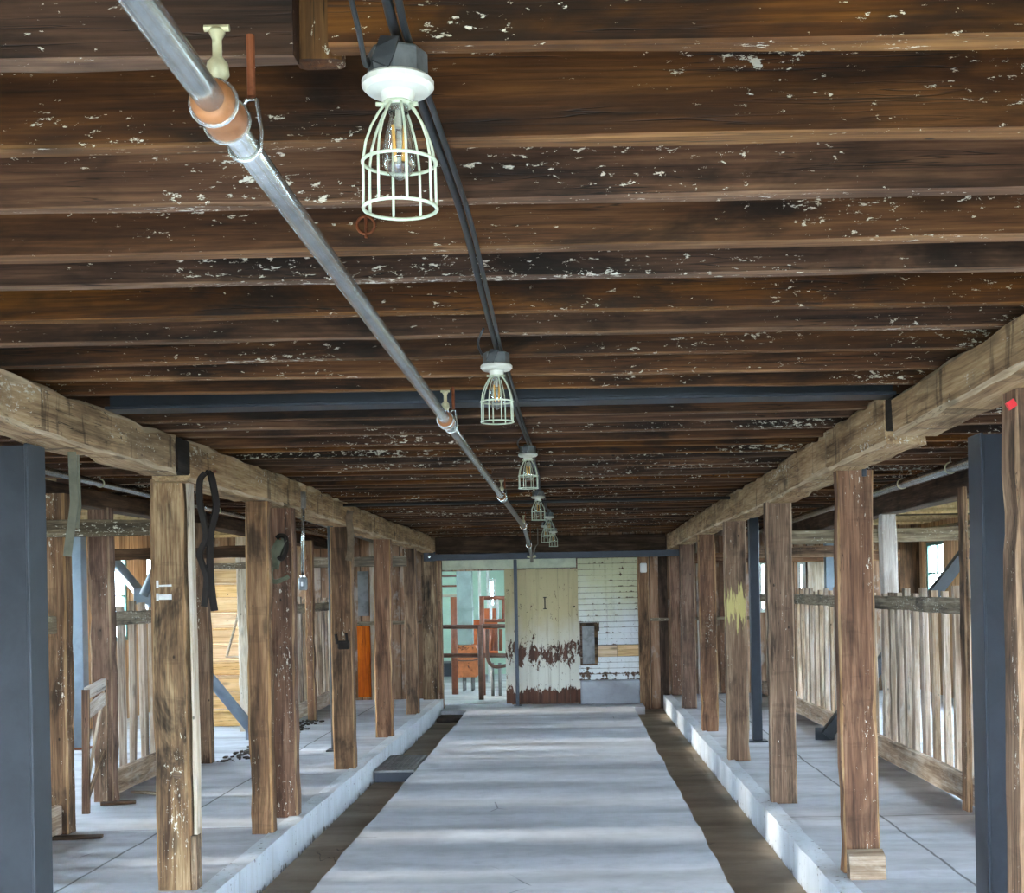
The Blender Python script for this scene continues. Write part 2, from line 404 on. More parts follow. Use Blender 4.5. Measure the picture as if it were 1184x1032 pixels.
    def lathe(s, c, prof, seg=24):
        """profile (r, z) from top to bottom about the vertical through c"""
        c = V(c); vs, fs = [], []; n = len(prof)
        for r, z in prof:
            for q in range(seg):
                a = 2 * math.pi * q / seg; vs.append(c + V((r * math.cos(a), r * math.sin(a), z)))
        for i in range(n - 1):
            for q in range(seg): fs.append((i * seg + q, i * seg + seg + q, i * seg + seg + (q + 1) % seg, i * seg + (q + 1) % seg))
        if prof[0][0] > 1e-4: fs.append(tuple(range(seg)))
        if prof[-1][0] > 1e-4: fs.append(tuple((n - 1) * seg + q for q in range(seg))[::-1])
        return s.add(vs, fs)
    def build(s, name, mat, parent=None, origin=None, smooth=False):
        o0 = V(origin) if origin is not None else (wpos(parent) if parent else V((0, 0, 0)))
        me = bpy.data.meshes.new(name); me.from_pydata([tuple(v - o0) for v in s.v], [], s.f); me.validate(); me.update()
        return link(name, me, mat, parent, o0, smooth=smooth)

def tag(o, label, cat, group=None):
    o['label'] = label; o['category'] = cat
    if group: o['group'] = group
    return o
def struct(o): o['kind'] = 'structure'; return o
def empty(name, loc, label, cat, group=None):
    o = bpy.data.objects.new(name, None); COL.objects.link(o); o.location = V(loc); o.empty_display_size = .1
    return tag(o, label, cat, group)

def timber_mesh(L, w, h, rough=.004, seg=.22, ch=.008, taper=None, bow=0.0, chips=.0):
    """sawn timber along local X, w in Y, h in Z, centred on the X axis"""
    n = max(2, int(L / seg)); vs, fs = [], []; ph = R.random() * 10
    hw, hh = w / 2, h / 2; c = min(ch, hw * .6, hh * .6)
    prof = [(-hw + c, -hh), (hw - c, -hh), (hw, -hh + c), (hw, hh - c), (hw - c, hh), (-hw + c, hh), (-hw, hh - c), (-hw, -hh + c)]
    for i in range(n + 1):
        x = L * i / n; k = 1 if taper is None else 1 + (taper - 1) * i / n
        oy = math.sin(x * 1.3 + ph) * rough * .8; oz = math.sin(x * .9 + ph * 2) * rough * .8 + bow * math.sin(math.pi * i / n)
        chip = [R.random() * chips if R.random() < .3 else 0 for _ in range(4)]
        for q, (a, b) in enumerate(prof):
            cc = chip[(q // 2) % 4]
            a2 = a * k - math.copysign(cc, a); b2 = b * k - math.copysign(cc, b)
            e = rough * .45
            vs.append((x, a2 + oy + R.uniform(-e, e), b2 + oz + R.uniform(-e, e)))
    for i in range(n):
        for q in range(8): fs.append((i * 8 + q, i * 8 + 8 + q, i * 8 + 8 + (q + 1) % 8, i * 8 + (q + 1) % 8))
    fs += [tuple(range(8)), tuple(n * 8 + q for q in range(8))[::-1]]
    me = bpy.data.meshes.new('timber'); me.from_pydata(vs, [], fs); me.update()
    return me
def aim(d, up=V((0, 0, 1))):
    x = V(d).normalized()
    if abs(x.dot(up)) > .95: up = V((0, 1, 0))
    y = up.cross(x).normalized(); z = x.cross(y)
    return Matrix((x, y, z)).transposed().to_quaternion()
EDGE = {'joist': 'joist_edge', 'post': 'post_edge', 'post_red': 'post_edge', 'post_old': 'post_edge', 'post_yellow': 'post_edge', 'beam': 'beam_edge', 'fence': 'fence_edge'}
def timber(name, p0, p1, w, h, mat, parent=None, up=V((0, 0, 1)), **kw):
    """w = across (horizontal for level timbers), h = the other way (vertical); for uprights w runs in x and h in y"""
    p0, p1 = V(p0), V(p1); d = p1 - p0
    if abs(d.normalized().dot(V((0, 0, 1)))) > .95: up = V((0, 1, 0))
    me = timber_mesh(d.length, w, h, **kw)
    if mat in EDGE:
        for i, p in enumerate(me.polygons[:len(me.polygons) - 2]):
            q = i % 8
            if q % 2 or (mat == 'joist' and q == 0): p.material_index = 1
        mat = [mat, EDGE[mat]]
    return link(name, me, mat, parent, p0, aim(d, up))

ORD = ['first', 'second', 'third', 'fourth', 'fifth', 'sixth', 'seventh', 'eighth', 'ninth', 'tenth', 'eleventh', 'twelfth', 'thirteenth',
       'fourteenth', 'fifteenth', 'sixteenth', 'seventeenth', 'eighteenth', 'nineteenth']
TENS = {20: ('twentieth', 'twenty'), 30: ('thirtieth', 'thirty'), 40: ('fortieth', 'forty'), 50: ('fiftieth', 'fifty')}
def ordinal(n):
    if n < 20: return ORD[n - 1]
    t = n // 10 * 10
    return TENS[t][0] if n % 10 == 0 else TENS[t][1] + '-' + ORD[n % 10 - 1]

# ------------------------------------------------------------------ setting
XL, XR, YF, YB, ZP = -6.0, 5.3, -1.2, 19.75, .1     # side walls, open end behind the camera, far wall, platform top
YR = -1.2                                            # front edge of the roofed part, beside the camera
ZJ, ZD = 2.56, 2.80                                  # joist underside, deck underside
SLX0, SLX1, CLX, CRX, ZG = -1.533, .882, -1.95, 1.365, -.125

def grid_top(x0, x1, y0, y1, z, nx, ny, depth, wob=.004, edge=0.0):
    m = MB(); vs = []; fs = []
    for j in range(ny + 1):
        for i in range(nx + 1):
            e = R.uniform(-edge, edge) if i in (0, nx) else 0
            vs.append((x0 + (x1 - x0) * i / nx + e, y0 + (y1 - y0) * j / ny, z + R.uniform(-wob, wob)))
    for j in range(ny):
        for i in range(nx):
            a = j * (nx + 1) + i; fs.append((a, a + 1, a + nx + 2, a + nx + 1))
    m.add(vs, fs)
    b = []; ring = [j * (nx + 1) for j in range(ny + 1)]; ring2 = [j * (nx + 1) + nx for j in range(ny + 1)]
    for rg, flip in ((ring, False), (ring2, True)):
        base = len(m.v); m.v += [V((m.v[k].x, m.v[k].y, z - depth)) for k in rg]
        for q in range(ny):
            f = (rg[q], rg[q + 1], base + q + 1, base + q); m.f.append(f[::-1] if flip else f)
    f0 = list(range(nx + 1)); f1 = [ny * (nx + 1) + i for i in range(nx + 1)]
    for rg in (f0, f1):
        base = len(m.v); m.v += [V((m.v[k].x, m.v[k].y, z - depth)) for k in rg]
        for q in range(nx): m.f.append((rg[q], rg[q + 1], base + q + 1, base + q))
    return m

struct(grid_top(SLX0, SLX1, YF, 18.9, 0, 10, 60, .3, .003, .012).build('floor', 'slab'))
m = MB(); m.box((CLX + .03, 18.9, -.3), (1.05, YB + .2, -.012)); struct(m.build('floor_threshold', 'slab'))
struct(grid_top(XL, CLX - .12, YF, YB, ZP, 12, 60, .4, .004).build('floor_left', 'platform'))
struct(grid_top(CRX + .12, XR, YF, YB, ZP, 12, 60, .4, .004).build('floor_right', 'platform'))
m = MB(); m.box((CLX, YF, -.45), (SLX0 - .001, 18.9, ZG)); struct(m.build('floor_gutter_left', 'gutter'))
m = MB(); m.box((SLX1 + .001, YF, -.45), (CRX, YB, ZG + .01)); struct(m.build('floor_gutter_right', 'gutter'))
struct(grid_top(CLX - .119, CLX, YF, 19.5, ZP + .012, 2, 80, .4, .004, .006).build('trim_1', 'curb'))
struct(grid_top(CRX, CRX + .119, YF, 19.5, ZP + .012, 2, 80, .4, .004, .006).build('trim_2', 'curb'))
m = MB(); m.box((-60, -60, -.6), (60, 60, -.5)); struct(m.build('floor_yard', 'ground'))
m = MB(); m.box((XL - .1, YR, ZD), (XR + .1, YB + .1, ZD + .08)); struct(m.build('ceiling', 'deck'))
for nm, xa, xb in (('ceiling_left', XL, -3.84), ('ceiling_right', 3.14, XR)):
    m = MB(); m.box((xa, YR, 2.70), (xb, YB, 2.72)); y = YR + .1
    while y < YB - .1: m.box((xa, y, 2.60), (xb, y + .045, 2.701)); y += .41
    struct(m.build(nm, 'window_lit_deck'))

def holed_wall(axis, c, th, a0, a1, z0, z1, holes):
    """wall slab with rectangular openings; axis 'x' = plane at x=c running in y, 'y' = plane at y=c running in x"""
    m = MB(); cuts = sorted({a0, a1, *[h[0] for h in holes], *[h[1] for h in holes]})
    def bx(p, q, lo, hi):
        if hi - lo < 1e-3: return
        if axis == 'x': m.box((c, p, lo), (c + th, q, hi))
        else: m.box((p, c, lo), (q, c + th, hi))
    for p, q in zip(cuts, cuts[1:]):
        mid = (p + q) / 2; hs = sorted([(h[2], h[3]) for h in holes if h[0] < mid < h[1]]); z = z0
        for lo, hi in hs: bx(p, q, z, lo); z = hi
        bx(p, q, z, z1)
    return m
NW = [0]
def window(axis, c, a0, a1, z0, z1, mat, cols=2, rows=2, inward=.03):
    NW[0] += 1
    m = MB(); t = .055
    def bx(p, q, lo, hi, d0=0.0, d1=.05):
        if axis == 'x': m.box((c + d0, p, lo), (c + d1, q, hi), .004)
        else: m.box((p, c + d0, lo), (q, c + d1, hi), .004)
    bx(a0, a0 + t, z0, z1); bx(a1 - t, a1, z0, z1); bx(a0 + t, a1 - t, z0, z0 + t); bx(a0 + t, a1 - t, z1 - t, z1)
    for k in range(1, cols): x = a0 + (a1 - a0) * k / cols; bx(x - .012, x + .012, z0 + t, z1 - t, .01, .04)
    for k in range(1, rows): z = z0 + (z1 - z0) * k / rows; bx(a0 + t, a1 - t, z - .012, z + .012, .012, .038)
    o = struct(m.build('window_%d' % NW[0], mat))
    g = MB()
    if axis == 'x': g.box((c + .022, a0 + .02, z0 + .02), (c + .026, a1 - .02, z1 - .02))
    else: g.box((a0 + .02, c + .022, z0 + .02), (a1 - .02, c + .026, z1 - .02))
    g.build('window_pane', 'pane', o)

LW = [(y, y + .42, .75, 2.5) for y in (-.6, .8, 2.2, 3.6, 5.0, 6.4, 7.8, 9.2, 10.6, 12.0, 13.4)] + [(y, y + 1.0, 1.15, 2.35) for y in (14.2, 16.6, 18.4)]  # first run is out of view: added and spaced to light the floor
RW = [(y, y + (.5 if 4 < y < 9 else .85), .75, 2.5) for y in (-.6, 1.4, 3.4, 5.4, 7.4, 9.4, 11.4, 13.4, 15.4)] + [(18.42, 19.37, 1.4, 2.32)]  # first run is out of view: added to let daylight in
struct(holed_wall('x', XL - .1, .1, YR, YB + .1, -.3, ZD, LW).build('wall_left', 'wall_side'))
struct(holed_wall('x', XR, .1, YR, YB + .1, -.3, ZD, RW).build('wall_right', 'wall_side'))
for h in LW: window('x', XL - .07, *h, 'teal_frame')
for h in RW: window('x', XR + .02, *h, 'teal_frame')

struct(holed_wall('y', YR - .1, .1, XL - .1, XR + .1, -.5, ZD + .08, [(-1.9, 1.3, -.5, 2.4)]).build('wall_front_added', 'wall_far'))  # unseen end wall, added to cut down light from behind the camera

# far wall with its opening
def fx(px): return at(px, 700, YB).x
def fz(py): return at(640, py, YB).z
OPX0, OPX1, OPZ = fx(511), fx(590), fz(658)
HW = [(fx(877.5), fx(889), 1.32, 2.1), (fx(923), fx(933), 1.6, 2.08)]
holes = [(OPX0, OPX1, -.3, OPZ)] + HW
struct(holed_wall('y', YB, .1, XL, XR, -.3, ZD, holes).build('wall_back', 'wall_far'))
for h in HW: window('y', YB + .03, *h, 'white_trim', 1, 2)

# ------------------------------------------------------------------ ceiling joists
PITCH, Y0 = .382, 2.064
n = 0
for k in range(0, 46):
    y = Y0 + PITCH * k
    if k == 10: continue                                   # the steel beam takes this place
    zl = ZJ + R.uniform(-.006, .006)
    tilt = -.0 + R.uniform(-.012, .012)
    n += 1
    kw = dict(rough=.006, seg=.35, ch=.005, chips=.004)
    dy = R.uniform(-.012, .012)
    th = .05 if k not in (1, 3) else .062
    def jst(x0, x1, lab, dz=0.0):
        h = ZD - zl + dz - .004
        zc = (zl + dz * 0 + ZD) / 2 - .002
        o = timber('ceiling_joist', (x0, y + th / 2 + dy * x0 / 6 + .0, zc + tilt), (x1, y + th / 2 + dy * x1 / 6, zc - tilt * .4), th, ZD - zl - .004, 'joist', **kw)
        tag(o, lab, 'joist', 'ceiling joists')
    if k == 0:
        jst(-3.83, -.425, 'nearest dark ceiling joist at left, stopping short beside the pipe hanger')
        jst(-.37, 3.13, 'nearest dark ceiling joist at right, passing above the first caged bulb')
    elif k == 19:
        jst(-3.83, -.55, 'left length of the broken ceiling joist beyond the third caged bulb')
        jst(.55, 3.13, 'right length of the broken ceiling joist beyond the third caged bulb')
    else:
        jst(-3.83, 3.13, 'dark brown paint-flecked ceiling joist, %s row from the front' % ordinal(n))
tag(timber('wood_block', (-.398, Y0 + .075, 2.575), (-.398, Y0 + .075, ZD - .004), .075, .045, 'joist'), 'short brown block filling the gap in the nearest joist', 'block')

# ------------------------------------------------------------------ long beams
def beam(name, xin, side, y0, z0b, z0t, y1, z1b, z1t, mat, label, w=.21, **kw):
    xc = xin + side * w / 2
    h = ((z0t - z0b) + (z1t - z1b)) / 2
    o = timber(name, (xc, y0, (z0b + z0t) / 2), (xc, y1, (z1b + z1t) / 2), w, h, mat, **kw)
    tag(o, label, 'beam'); return o
HEWN = dict(rough=.012, seg=.16, ch=.016, chips=.02)
beam('timber_beam', -2.035, -1, 1.9, 2.35, 2.555, 6.78, 2.36, 2.553, 'beam', 'near hewn tan timber beam above the left row of posts', **HEWN)
beam('timber_beam', -2.035, -1, 7.0, 2.36, 2.55, 19.55, 2.30, 2.555, 'beam', 'far hewn tan timber beam above the left row of posts', **HEWN)
beam('timber_beam', 1.45, 1, 1.9, 2.41, 2.56, 5.77, 2.352, 2.556, 'beam', 'near hewn tan timber beam above the right row of posts', **HEWN)
beam('timber_beam', 1.45, 1, 5.94, 2.355, 2.552, 19.55, 2.28, 2.552, 'beam', 'far hewn tan timber beam above the right row of posts', **HEWN)
tag(timber('gap_shade_block', (-2.142, 6.785, 2.458), (-2.142, 6.995, 2.458), .206, .185, 'gap_shade'), 'near-black block painted as the shaded gap in the joint of the left beam', 'block')  # block fills the joint as painted shade of an open gap
tag(timber('gap_shade_block', (1.556, 5.775, 2.478), (1.556, 5.935, 2.478), .206, .15, 'gap_shade'), 'near-black block painted as the shaded gap in the joint of the right beam', 'block')
beam('purlin_beam', -3.65, -1, 3.0, 2.44, 2.556, 19.6, 2.40, 2.556, 'beam_dark', 'dark timber beam above the left stall fence', w=.18, rough=.008, ch=.01)
beam('purlin_beam', 2.95, 1, 3.0, 2.38, 2.556, 19.6, 2.36, 2.556, 'beam_dark', 'dark timber beam above the right stall fence', w=.18, rough=.008, ch=.01)

# ------------------------------------------------------------------ posts of the two rows
def post(y, x0, x1, ztop, mat, label, depth=None, zb=ZP + .004, name='timber_post', grp='timber posts beside the aisle', lean=0.0):
    w = x1 - x0; d = depth or w; xc = (x0 + x1) / 2
    o = timber(name, (xc, y + d / 2, zb), (xc + lean, y + d / 2, ztop), w, d, mat, rough=.007, seg=.14, ch=.012, chips=.012)
    return tag(o, label, 'post', grp)
P_L = [(7.1, -2.30, -2.105, 2.355, 'post_old', 'broad weathered post nearest on the left, dark leather loop hanging on it', .13),
       (8.73, -2.185, -2.03, 2.345, 'post', 'slim paint-flecked post left of its broad twin, left row', .12),
       (9.37, -2.18, -2.0, 2.34, 'post_red', 'plain brown post with a harness piece on its face', .14),
       (11.9, -2.205, -2.007, 2.33, 'post', 'left-row post with dark gouges and a rag at its top', .15),
       (14.5, -2.207, -2.013, 2.318, 'post_red', 'pale reddish left-row post, second from the far wall corner', .15),
       (17.2, -2.22, -2.05, 2.305, 'post', 'last free-standing post of the left row', .15)]
for i, (y, a, b, zt, mt, lb, dp) in enumerate(P_L): post(y, a, b, zt, mt, lb, dp)
P_R = [(4.5, 1.545, 1.745, 2.375, 'post', 'cut-off post at the right edge with a red tag', .16),
       (7.2, 1.49, 1.693, 2.34, 'post_red', 'large brown right-row post standing behind a foot block', .12),
       (9.55, 1.447, 1.638, 2.326, 'post', 'brown right-row post between the foot-block post and the yellow-stained post', .12),
       (11.97, 1.43, 1.63, 2.314, 'post_yellow', 'right-row post with yellow paint smears halfway up', .14),
       (14.47, 1.427, 1.62, 2.30, 'post_red', 'right-row post just beyond the yellow-stained one', .15),
       (17.3, 1.458, 1.654, 2.286, 'post_red', 'last free-standing post of the right row', .15)]
for i, (y, a, b, zt, mt, lb, dp) in enumerate(P_R): post(y, a, b, zt, mt, lb, dp)

def attach(child, parent):
    """make a world-placed mesh a part of a (possibly turned) thing"""
    child.parent = parent
    pm = Matrix.Translation(parent.location) @ (parent.rotation_quaternion.to_matrix().to_4x4() if parent.rotation_mode == 'QUATERNION' else Matrix())
    child.matrix_parent_inverse = pm.inverted()
    return child
POSTS = [o for o in bpy.data.objects if o.name.startswith('timber_post')]
def P(label_bit): return next(o for o in bpy.data.objects if label_bit in o.get('label', ''))

# cleats, hinges and the like on the posts
L1 = P('broad weathered post'); R1 = P('behind a foot block')
m = MB()
m.prism([(1.485, 7.118, ZP + .004), (1.485, 7.03, ZP + .004), (1.485, 7.045, ZP + .13), (1.485, 7.118, ZP + .155)], (.196, 0, 0))
o = m.build('foot_block', 'fence', origin=(1.58, 7.07, ZP)); tag(o, 'chamfered wooden foot block against the large right-row post', 'block')
o = timber('side_board', (-2.088, 7.14, ZP + .004), (-2.088, 7.14, ZP + .30), .03, .1, 'post_old', ch=.004); attach(o, L1)
o = timber('side_board', (-2.092, 7.17, .32), (-2.092, 7.17, 2.34), .022, .08, 'pale', ch=.004, rough=.008); attach(o, L1)
for py in (675, 690):
    c = at(191, py, 7.094); m = MB(); m.box((c.x - .04, c.y, c.z - .014), (c.x + .035, c.y + .004, c.z + .014), .002)
    m.lathe((c.x - .042, c.y + .0, c.z), [(.007, .02), (.007, -.02)], 8)
    attach(m.build('hinge', 'hinge', origin=c), L1)
c = at(205, 896, 7.094); m = MB(); m.tube([(c.x, c.y + .002, c.z), (c.x, c.y - .006, c.z)], .022, 14); attach(m.build('knot_plug', 'post_old', origin=c), L1)

# ------------------------------------------------------------------ outer posts under the dark beams
def opost(px0, px1, y, zt, mt, lb, d=.14, zb=ZP + .004, grp='posts along the stall fences'):
    a, b = at(px0, 700, y).x, at(px1, 700, y).x
    return post(y, a, b, zt, mt, lb, d, zb, 'fence_post', grp)
opost(50, 75, 8.86, 2.435, 'post', 'outer left post beside the near steel column, bolt holes down its face')
opost(102, 127, 10.25, 2.43, 'post_red', 'reddish outer left post that the broken gate hangs from')
opost(225, 240, 12.5, 2.425, 'post', 'outer left post seen just right of the broad weathered post')
opost(273.5, 290, 15.4, 2.415, 'pale', 'pale raw timber post in front of the wooden stairs')
opost(353, 362, 16.6, 2.41, 'post_red', 'outer left post at the near end of the farthest left fence')
opost(1021, 1039, 12.25, 2.37, 'whitewash', 'whitewashed outer post behind the right fence')
opost(1115, 1121, 9.05, 2.375, 'post', 'thin brown outer post against the right dark steel column')
opost(905, 918, 16.95, 2.36, 'post', 'outer right post at the far end of the right fence')

# ------------------------------------------------------------------ stall fences
def fence(name_lb, x, y0, y1, side, step_, top=1.60, rail_h=.12, base_h=.2, missing=(), seed=1, over=.1):
    rr = random.Random(seed)
    e = empty('stall_fence', (x, (y0 + y1) / 2, ZP), name_lb, 'fence', 'picket stall fences')
    timber('top_rail', (x, y0, top - rail_h / 2), (x, y1, top - rail_h / 2), .045, rail_h, 'weathered', e, rough=.006, chips=.01)
    timber('base_board', (x, y0, ZP + .005 + base_h / 2), (x, y1, ZP + .005 + base_h / 2), .05, base_h, 'fence', e, rough=.008, chips=.012)
    y = y0 + .07; i = 0
    while y < y1 - .04:
        if i not in missing:
            w = rr.uniform(.065, .11); lx = rr.uniform(-.03, .03) if rr.random() < .3 else 0
            timber('picket', (x - side * .053, y, ZP + .07), (x - side * .053, y + lx * 2.2, top + rr.uniform(.02, over)), .05, w, 'fence', e, rough=.006, ch=.006, chips=.006)
        y += step_ * rr.uniform(.85, 1.15); i += 1
    return e
fence('near left stall fence half hidden behind the left steel column', -3.52, 6.6, 8.84, 1, .28, seed=3)
fence('left stall fence between the broken gate and the broad weathered post', -3.78, 10.45, 12.44, 1, .27, seed=4)
fence('farthest left stall fence running back to the far wall', -3.58, 16.78, 19.55, 1, .24, seed=5)
fence('right stall fence nearest the dark steel column', 2.86, 8.1, 12.3, -1, .275, seed=6)
fence('right stall fence beyond the whitewashed post', 2.86, 12.42, 16.9, -1, .31, seed=7, missing=(3,))
fence('short far right stall fence near the back wall', 2.86, 17.15, 19.5, -1, .3, seed=8)

# broken gate hanging off the reddish post
g = empty('broken_gate', at(108, 940, 10.0), 'small broken plank gate leaning against the reddish left post', 'gate')
a, b = at(99.5, 948, 9.75), at(99.5, 797, 9.75); timber('stile', a, b, .055, .03, 'post_red', g, ch=.004)
a2, b2 = at(120, 930, 10.2), at(120, 786, 10.2); timber('stile', a2, b2, .055, .03, 'post', g, ch=.004)
for t0, t1, hh in ((1.0, 1.0, .09), (.84, .88, .1)):
    timber('crossbar', a.lerp(b, t0 - .03), a2.lerp(b2, t1 - .03), .03, hh, 'whitewash', g, ch=.004)
timber('crossbar', a.lerp(b, .12), a2.lerp(b2, .42), .02, .05, 'post', g, ch=.004)
timber('crossbar', a.lerp(b, .2), a2.lerp(b2, .93), .02, .03, 'fence', g, ch=.004)

# ------------------------------------------------------------------ cross rails of the stalls
def crossrail(pxa, pxb, pya, pyb, y, mat, lb, d=.06, roll=0):
    A, B = at(pxa, (pya + pyb) / 2, y), at(pxb, (pya + pyb) / 2, y)
    B.z = A.z + roll; h = abs(at(0, pya, y).z - at(0, pyb, y).z)
    return tag(timber('cross_rail', A, B, d, h, mat, rough=.008, chips=.012), lb, 'rail', 'cross rails between posts')
crossrail(38, 206, 602, 622, 8.78, 'weathered', 'grey weathered cross rail high up beside the left steel column')
crossrail(123, 291, 634, 648, 12.36, 'beam_dark', 'dark cross rail left of the broad weathered post, below the dark beam')
crossrail(240, 330, 651, 658, 15.2, 'weathered', 'thin lower cross rail in front of the wooden stairs')
crossrail(348, 470, 645, 657, 17.0, 'weathered', 'cross rail behind the post with the rag, by the far left fence')
crossrail(898, 1125, 613, 629, 15.3, 'weathered', 'mottled grey cross rail high up at right, behind the large brown post')
crossrail(866, 978, 633, 646, 16.6, 'post', 'brown cross rail beneath the mottled grey one at right')
crossrail(790, 1040, 640, 652, 19.3, 'post_red', 'brown cross rail along the far wall of the right stalls')

# ------------------------------------------------------------------ steel frames
def wcol(x0, x1, y0, y1, zb, zt, mat, lb, name='steel_column', fl=.014, wb=.010, plate=True):
    """H section: flanges at x0 and x1 running in y, web across"""
    e = empty(name, ((x0 + x1) / 2, (y0 + y1) / 2, zb), lb, 'column', 'steel columns')
    m = MB(); m.box((x0, y0, zb + .02), (x0 + fl, y1, zt), .003); m.box((x1 - fl, y0, zb + .02), (x1, y1, zt), .003)
    ym = (y0 + y1) / 2; m.box((x0 + fl - .001, ym - wb / 2, zb + .02), (x1 - fl + .001, ym + wb / 2, zt)); m.build('shaft', mat, e)
    if plate:
        m = MB(); m.box((x0 - .05, y0 - .05, zb), (x1 + .05, y1 + .05, zb + .02), .003); m.build('base_plate', mat, e)
        for sx in (x0 - .03, x1 + .03):
            for sy in (y0 - .025, y1 + .025):
                m = MB(); m.tube([(sx, sy, zb + .015), (sx, sy, zb + .05)], .009, 6); m.build('anchor_bolt', 'galv', e)
    return e
wcol(-2.46, -2.185, 5.24, 5.42, ZP + .004, 2.34, 'steel', 'large blue-grey steel column at the left edge under the beam')
wcol(1.78, 2.03, 5.6, 5.78, ZP + .004, 2.35, 'steel_dark', 'large dark steel column at the right under the beam')
def tubecol(pa, pb, y, d, zt, mat, lb, zb=ZP + .004):
    a, b = at(pa, 700, y).x, at(pb, 700, y).x
    e = empty('steel_post', ((a + b) / 2, y + d / 2, zb), lb, 'column', 'thin steel posts')
    m = MB(); m.box((a, y, zb + .014), (b, y + d, zt), .006); m.build('shaft', mat, e)
    m = MB(); m.box((a - .05, y - .04, zb), (b + .05, y + d + .04, zb + .015), .003); m.build('base_plate', 'rust' if 'orange' in lb else mat, e)
    return e
tubecol(380, 392, 13.3, .12, 2.54, 'steel', 'thin blue-grey steel post behind the post with the rag')
tubecol(868, 879, 13.4, .12, 2.54, 'steel_dark', 'thin dark navy steel post behind the yellow-stained post')
tubecol(76, 95, 13.9, .16, 2.5, 'steel_light', 'pale blue steel post with an orange base plate in the left stalls')
tubecol(956, 971, 17.2, .15, 2.52, 'steel_light', 'pale blue steel post behind the right fence')
def brace(p0, p1, r, mat, lb, square=False, extra=None):
    e = empty('steel_brace', p0, lb, 'brace', 'diagonal steel braces')
    if square: timber('brace_bar', p0, p1, r * 2, r * 2, mat, e, rough=0.0, ch=.004, seg=9)
    else: m = MB(); m.tube([p0, p1], r, 16); m.build('brace_tube', mat, e, smooth=True)
    d = (V(p1) - V(p0)).normalized()
    m = MB(); c = V(p0) - d * .02
    m.box((c.x - .1, c.y - .006, c.z - .08), (c.x + .1, c.y + .006, c.z + .1), .002); m.build('gusset', mat, e)
    return e
brace(at(293, 845, 14.4), at(129, 645, 14.4), .062, 'steel_light', 'long grey steel brace slanting across the left stalls')
brace(at(166, 688, 14.3), at(204, 604, 14.3), .05, 'steel_light', 'short pale steel brace rising to the right from the long left brace')
brace(at(955, 850, 13.5), at(1120, 634, 13.5), .06, 'steel', 'dark steel brace slanting up through the right fence', True)
e = empty('steel_beam', (-.24, 5.77, 2.535), 'dark blue-grey steel beam crossing the ceiling between the joists', 'beam')
m = MB(); m.box((-2.03, 5.69, 2.535), (1.445, 5.85, 2.549), .002); m.box((-2.03, 5.69, 2.76), (1.445, 5.85, 2.774), .002); m.box((-2.03, 5.76, 2.548), (1.445, 5.77, 2.762)); m.build('shaft', 'steel_dark', e)
zc = at(660, 643, 19.58)
e = empty('steel_beam', (-.3, 19.6, 2.2), 'black steel beam running above the far doors', 'beam')
m = MB(); m.box((-2.06, 19.5, 2.195), (1.75, 19.60, 2.29), .004); m.build('shaft', 'steel_dark', e)
a = at(594.5, 700, 19.5).x; b = at(598.5, 700, 19.5).x
e = empty('steel_post', ((a + b) / 2, 19.52, 0), 'slender black steel post standing in front of the sliding door', 'column', 'thin steel posts')
m = MB(); m.box((a, 19.5, -.005), (b, 19.55, 2.19), .003); m.build('shaft', 'steel_dark', e)
m = MB(); m.box((a - .03, 19.48, -.011), (b + .03, 19.57, .0), .001); m.build('base_plate', 'steel_dark', e)

# ------------------------------------------------------------------ far wall: corner posts, doors, siding
def fpost(px0, px1, mat, lb, y=19.56, d=.15, zt=2.53, zb=ZP + .004):
    a, b = at(px0, 700, y).x, at(px1, 700, y).x
    return post(y, a, b, zt, mat, lb, d, zb, 'wall_post', 'posts against the far wall')
fpost(487, 504, 'post_old', 'dark corner post left of the far doorway', zt=2.29)
fpost(775, 789, 'post_red', 'wall post right of the far doors, standing on the right platform edge', zt=2.28)
fpost(738, 751, 'post', 'spotted wall post between the white siding and the gutter', zt=2.19, zb=ZG + .02)
fpost(505.5, 511, 'post_red', 'thin brown jamb at the left side of the far doorway', zt=2.19, zb=-.008, d=.1)
m = MB(); c = at(744, 656, 19.5); m.box((c.x - .05, 19.50, c.z - .075), (c.x + .05, 19.555, c.z + .07), .012); o = m.build('junction_box', 'white_plastic', origin=c); tag(o, 'small white plastic box on the spotted wall post', 'box')
m = MB(); a = at(489, 638, 19.48); b = at(503, 648.5, 19.48); m.box((a.x, 19.545, b.z), (b.x, 19.558, a.z), .002)
e = empty('bracket_plate', (a.x, 19.545, b.z), 'black bolted bracket plate on the dark corner post', 'bracket'); m.build('plate', 'steel_dark', e)
c = (a + b) / 2; m = MB(); m.tube([(c.x, 19.546, c.z), (c.x, 19.525, c.z)], .022, 8); m.build('bolt', 'galv', e)
tag(timber('header_beam', (-2.03, 19.62, 2.42), (1.44, 19.62, 2.42), .1, .25, 'beam_dark', rough=.006), 'dark brown header timber just above the black steel beam', 'beam')
# header
struct(timber('trim_3', (at(511, 650, 19.7).x, 19.715, at(590, 651.5, 19.7).z), (at(669, 650, 19.7).x, 19.715, at(590, 651.5, 19.7).z), .06, .155, 'cream', rough=.004))
